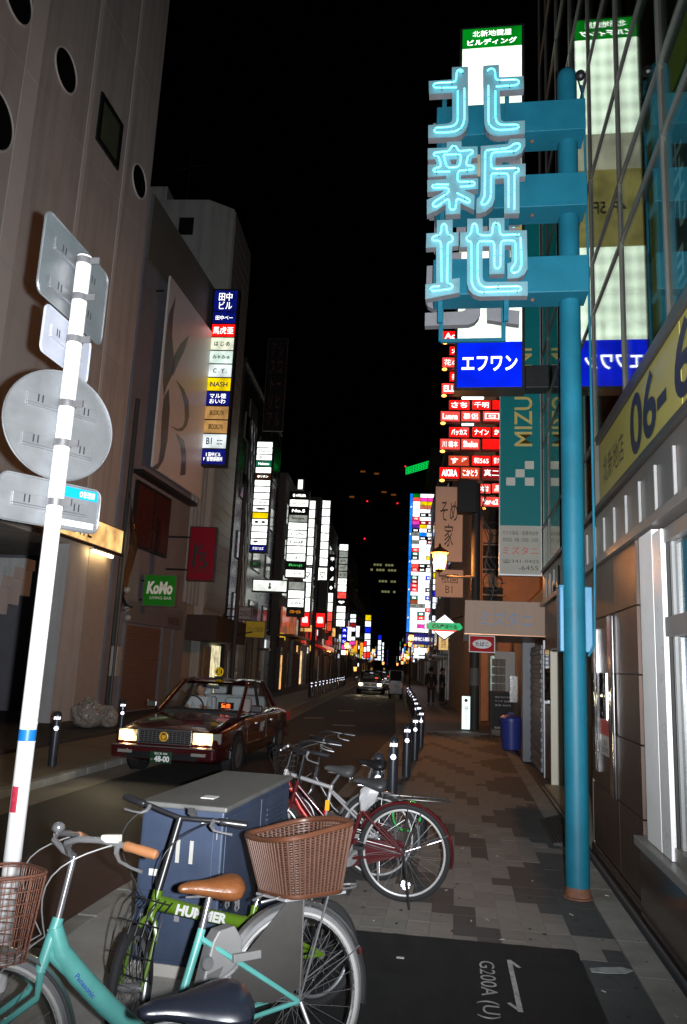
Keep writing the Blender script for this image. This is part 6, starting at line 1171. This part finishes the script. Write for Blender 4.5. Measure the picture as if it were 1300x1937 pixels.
def city(fm, **k):
    d = dict(R=.335, af=1.08, frame=fm, bb=(.44, .28), seat=(.31, .66), head=(.83, .80), headb=(.87, .65), stem=(.79, 1.0), saddle=(.27, .85), saddlem=black, grip=black, stay=(.32, .62), tubes=[([(.85, .72), (.62, .44), (.44, .28)], .016), ([(.83, .77), (.58, .52), (.38, .46)], .012), ([(.44, .28), (.31, .66)], .015)], fender=alu, stand=steel, rack=chrome, case=None)
    d.update(k); return d
# mint step-through with rear wicker basket
mint = M('mint_paint', (.085, .31, .288), .36, 0, .1, 14, .05, 60, coat=.3, stain=.25); greytyre = M('grey_tyre', (.12, .12, .125), .7, 0, .12, 20); leather = M('brown_leather', (.13, .045, .014), .38, 0, .25, 16, .2, 70, stain=.3); gripm = M('tan_grip', (.20, .085, .035), .45, 0, .1, 10)
mo = dict(R=.345, af=1.235, frame=mint, bb=(.53, .30), seat=(.405, .655), head=(.965, .765), headb=(1.015, .60), stem=(.925, .965), saddle=(.375, .825), saddlem=leather, grip=gripm, stay=(.415, .625), turn=4, half=[(0, 0, 0), (.03, .025, .02), (.055, .07, .055), (.03, .125, .07), (-.03, .175, .065), (-.1, .245, .045), (-.165, .34, .02)], tube=.017,
  tubes=[([(.975, .735), (.95, .655), (.88, .57), (.78, .465), (.70, .39), (.63, .335), (.53, .305)], [.028, .035, .038, .037, .036, .034, .028]), ([(.53, .30), (.405, .655)], .0165), ([(.99, .66), (.93, .60), (.87, .545)], .02)],
  fender=M('fender_steel', (.35, .355, .36), .3, .9, .08, 6), stand=steel, rack=chrome, ww=M('whitewall', (.3, .3, .29), .6), tyre=greytyre, rim=M('bright_rim', (.75, .75, .76), .2, 1, .05, 10), cablem=M('grey_cable', (.16, .16, .16), .4), sdl=(.27, .105))
mb_, stm, p3 = bicycle('mint green step-through bicycle with wicker rear basket in the foreground', (-.62, 3.39, 0), 222, -8, mo)
lm = WM[mb_]
text('Panasonic', mb_, lm @ V((.865, .037, .54)), lm.to_3x3() @ V((-.65, 0, -.76)), lm.to_3x3() @ V((-.76, 0, .65)), .105, .017, ink_b, bold=.02)
bat = MB().prism([(.33, .30), (.25, .38), (.245, .60), (.28, .655), (.35, .645), (.375, .61), (.455, .34), (.43, .30)], (0, .04, 0), X, Z, .08).build('battery', M('battery_white', (.15, .15, .15), .45, 0, .05, 4), mb_, bevel=.006); MB().prism([(.40, .50), (.33, .52), (.38, .43)], (0, .043, 0), X, Z, .001).build('battery_decal', M('battery_grey', (.08, .08, .08), .4), bat); MB().lathe([(0, .012), (.022, .012), (.026, 0)], (.40, .045, .54), Y, 16).build('lock', steel, bat, smooth=True)
pd = MB().box(-.035, .035, -.018, .018, 0, .028).build('control_panel', M('control_ivory', (.38, .36, .3), .4), mb_, bevel=.006); Sb = stm @ Matrix.Translation(p3(mo['stem'])); pd.matrix_local = Sb @ Matrix.Translation(V((-.06, .2, .056))) @ Matrix.Rotation(2.2, 4, 'Z')
bell = MB().ball((0, 0, 0), .025, 16, 10, 1, 1, .85).build('bell', chrome, mb_, smooth=True); bell.matrix_local = Sb @ Matrix.Translation(V((.02, -.135, .092)))
gd = MB().add([V((.30, .05, .50)), V((.05, .06, .72)), V((-.02, .06, .70)), V((-.02, .06, .40)), V((.12, .055, .36)), V((.30, .05, .40))], [(0, 1, 2, 3, 4, 5)]).build('skirt_guard', M('skirt_guard', (.035, .033, .031), .5, 0, .1, 5), mb_); sd_ = gd.modifiers.new('solid', 'SOLIDIFY'); sd_.thickness = .003
rlk = MB().ring((.30, 0, .50), V((.5, 0, .8)), .06, .009, 20, 8).box(.18, .30, .05, .075, .53, .56).build('ring_lock', M('lock_grey', (.16, .16, .16), .45), mb_, bevel=.003)
# wicker basket
wk = M('wicker_brown', (.048, .0185, .0095), .55, 0, .2, 30); zb_, zt_ = .745, .99
def rr_pt(a, hx, hy, e=5): c_, s_ = math.cos(a), math.sin(a); k = (abs(c_/hx)**e + abs(s_/hy)**e)**(-1/e); return c_*k, s_*k
def bas(a, t): hx, hy = .135+.05*t, .16+.05*t; x, y = rr_pt(a, hx, hy); zz = zb_ + (zt_-zb_)*t; zz += t*.03*math.cos(a-math.pi)*(1 if True else 0); return V((x-.045, y, zz))
bk = MB().add([bas(2*math.pi*i/40, 0)+V((0, 0, .004)) for i in range(40)], [tuple(range(40))]).build('basket', wk, mb_); NS_ = 60
stv = MB()
for i in range(NS_): a = 2*math.pi*i/NS_; stv.tube([bas(a, q/6) + V((bas(a, .5).x+.045, bas(a, .5).y, 0)).normalized()*.003 for q in range(7)], .0052, 6)
tag(stv.build('basket_staves', wk, bk), kind='stuff'); wv = MB()
for k in range(23):
    t_ = .03+.92*k/22; pts = []
    for i in range(NS_*2): a = 2*math.pi*i/(NS_*2); p = bas(a, t_); q = V((p.x+.045, p.y, 0)).normalized()*(.0012*math.sin(math.pi*(i+ (0 if k % 2 else 2))/2)); pts.append(p + q)
    wv.tube(pts, .0034, 5, closed=True)
tag(wv.build('basket_weave', wk, bk), kind='stuff'); MB().tube([bas(2*math.pi*i/64, 1.0) for i in range(64)], .0115, 8, closed=True).build('basket_rim', M('wicker_rim', (.06, .021, .0095), .45, 0, .1, 20), bk, smooth=True); MB().tube([bas(2*math.pi*i/64, 0) for i in range(64)], .011, 8, closed=True).build('basket_foot', M('wicker_rim', 0), bk, smooth=True)
MB().box(-.2, .1, -.13, .13, .727, .739).build('basket_tray', M('tray_white', (.2, .2, .21), .4), mb_, bevel=.004)
# front wire basket
wb_m = M('brown_wire', (.14, .055, .035), .4, .3, .1, 10); fb_ = thing  # noqa
def fbas(a, t): hx, hy = .13+.04*t, .165+.04*t; x, y = rr_pt(a, hx, hy, 4); return stm @ V((1.225 + x, y, .67 + .27*t))
ws = MB()
for i in range(44): a = 2*math.pi*i/44; ws.tube([fbas(a, 0), fbas(a, 1)], .0017, 4)
for k in range(8): ws.tube([fbas(2*math.pi*i/40, .02+k*.135) for i in range(40)], .0022, 5, closed=True)
for i in range(-4, 5): ws.tube([stm @ V((1.10, i*.034, .67)), stm @ V((1.35, i*.034, .67))], .0017, 4)
fbk = ws.build('front_basket', wb_m, mb_); MB().tube([fbas(2*math.pi*i/40, 1.0) for i in range(40)], .005, 6, closed=True).build('basket_rim', wb_m, fbk); hlm = MB().ball((0, 0, 0), .05, 14, 10, 1.2, .9, .9).build('head_lamp', black, mb_, smooth=True); hlm.matrix_local = stm @ Matrix.Translation(V((1.26, .0, .60)))
# green folding bicycle
olive = M('green_paint', (.065, .125, .008), .3, 0, .06, 4, coat=.4)
ho = dict(R=.25, af=.97, frame=olive, bb=(.42, .27), seat=(.36, .50), head=(.865, .635), headb=(.895, .53), stem=(.765, .94), saddle=(.26, .78), saddlem=black, grip=black, stay=(.38, .46), turn=50, tube=.019, bar='flat', barm=black, stemm=black, stemr=.018, tubes=[([(.87, .585), (.62, .50), (.38, .43)], [.034, .03, .03]), ([(.36, .51), (.42, .27)], .018), ([(.38, .43), (.42, .27)], .02)], tw=.024, fender=None, stand=None, rack=None, forkm=olive)
P0h = V((-1.39, 3.56, 0)) - V((math.cos(math.radians(222)), math.sin(math.radians(222)), 0))*.97
hb_, stm2, _ = bicycle('green folding bicycle with thick tube and black straight handlebar behind the mint bicycle', P0h, 222, -6, ho); lm = WM[hb_]
text('HUMMER', hb_, lm @ V((.66, .036, .513)), lm.to_3x3() @ V((-.96, 0, -.285)), lm.to_3x3() @ V((-.285, 0, .96)), .27, .045, M('decal_white', (.4, .4, .4), .4, var=0), bold=.05, thick=.002)
rf_ = retro(hb_, stm2 @ V((.80, .06, .985)), (-.45, .75, .2), .06, .04, .008, world=False); cg = MB()
for i in range(7): y = -.1+i*.033; cg.tube([stm2 @ V(q) for q in ((.93, y, .62), (1.02, y, .60), (1.06, y, .5), (1.05, y, .38), (1.0, y, .3))], .003, 5)
for q in ((.95, .615), (1.05, .55), (1.06, .42), (1.0, .31)): cg.tube([stm2 @ V((q[0], y, q[1])) for y in (-.1, .1)], .0035, 5)
cg.build('wire_carrier', black, hb_)
# dark bicycle in front, mostly below the picture
fo_ = city(M('black_bike_paint', (.015, .016, .02), .3, 0, .05, 4, coat=.4), saddlem=M('navy_saddle', (.010, .012, .019), .3, 0, .1, 10), sdl=(.27, .115), stem=(.80, .80), head=(.82, .70), headb=(.86, .57), bar='flat', barm=black)
fo_['sdl'] = (.29, .135); fo_['rack'] = None; fo_['fender'] = black
P = g(395, 1915, .83); bicycle('black bicycle cut by the bottom edge, only its dark saddle in view', (P.x + .27*.75, P.y + .27*.66 - .02, 0), 221, -6, fo_)
# row of bicycles parked across the pavement
dkred = M('dark_red_paint', (.06, .005, .007), .3, 0, .06, 4, coat=.5); rimw = M('pale_rim', (.6, .6, .6), .3, .5, .05, 10); bs_ = dict(stemm=black, barm=black)
r1, _, _ = bicycle('dark red bicycle with chain case, its rear wheel nearest the paving', (-.37, 6.11, 0), 179, 2, city(dkred, **bs_, R=.345, case=dkred, fender=dkred, rim=rimw, rack=M('black_rack', (.05, .05, .05), .3, .5), stand=black, saddlem=M('worn_saddle', (.03, .03, .032), .4, 0, .2, 12)))
hub_ = [c for c in r1.children if c.name.startswith('wheel')][0]; retro(r1, (-.01, -.05, .13) if False else (-.02, .05, .135), (.02, 1, .1), .06, .06, .008, True, 'spoke_reflector', world=False)
sil = M('silver_paint', (.55, .55, .57), .25, .6, .05, 6); redp = M('bright_red_paint', (.42, .015, .015), .3, 0, .05, 4, coat=.5)
so = city(sil, R=.335, head=(.80, .80), headb=(.83, .68), stem=(.76, .98), seat=(.40, .70), saddle=(.34, .85), bb=(.47, .29), stay=(.41, .66), tubes=[([(.81, .77), (.40, .68)], .017), ([(.47, .29), (.40, .70)], .016)], fender=alu, rim=rimw, bar='flat', **bs_, saddlem=M('white_black_saddle', (.05, .05, .05), .4), rack=None)
s1, _, _ = bicycle('silver and red sports bicycle between the dark red bicycle and the bollards', (-.63, 6.62, 0), 176, -3, so); MB().tube([(.81, 0, .74), (.66, 0, .5), (.47, 0, .29)], .019, 10).tube([(.47, 0, .30), (.435, 0, .52)], .0175, 10).build('frame', redp, s1, smooth=True); MB().box(.405, .44, .015, .03, .50, .58).build('side_reflector', M('amber', (.8, .35, .02), .2, var=0, emit=.15), s1)
m1, _, _ = bicycle('small wheeled black bicycle with green cable lock behind the silver bicycle', (-.52, 7.35, 0), 174, 2, city(M('bike_charcoal', (.03, .03, .035), .3, 0, .05, 4), R=.26, af=.98, head=(.76, .74), headb=(.79, .6), stem=(.72, .97), saddle=(.24, .84), tubes=[([(.78, .66), (.6, .4), (.44, .28)], .017), ([(.44, .28), (.29, .6)], .016)], stay=(.33, .5), seat=(.29, .6), rack=None, tw=.022, fender=black, **bs_))
lk = MB().ring((-.1, .05, .40), V((.2, 1, .3)), .13, .009, 28, 6).build('cable_lock', M('lock_green', (.02, .45, .08), .4, 0, .1, 10), m1, smooth=True)
bk5 = MB()
for i in range(24): a = 2*math.pi*i/24; x, y = rr_pt(a, .14, .17, 4); bk5.tube([(1.04+x*.8, y*.85, .66), (1.04+x, y, .9)], .0025, 4)
for k in range(6): bk5.tube([(1.04+rr_pt(2*math.pi*i/28, .14, .17, 4)[0]*(.8+.04*k), rr_pt(2*math.pi*i/28, .14, .17, 4)[1]*(.85+.03*k), .66+.048*k) for i in range(28)], .003, 4, closed=True)
bk5.build('front_basket', black, m1)
# plastic bag tied over a seat post
cl_t = thing('plastic_bag', 'crumpled white plastic bag tied on the seat post of the dark red bicycle', 'bag', (-.65, 6.08, .62)); bgm = MB().ball((0, 0, .09), .075, 20, 14, 1.15, .7, 1.35)
for p in bgm.v: a = math.atan2(p.y, p.x); k = 1+.14*math.sin(5*a+p.z*30)+.08*math.sin(9*a-p.z*50); ta_ = .45 + 3.2*max(0, p.z); p.x = p.x*k*ta_ + .35*(p.z-.1); p.y *= k*ta_*.8
bgm.build('bag', M('bag_white', (.3, .3, .31), .4, 0, .1, 12, .4, 25), cl_t, smooth=True)
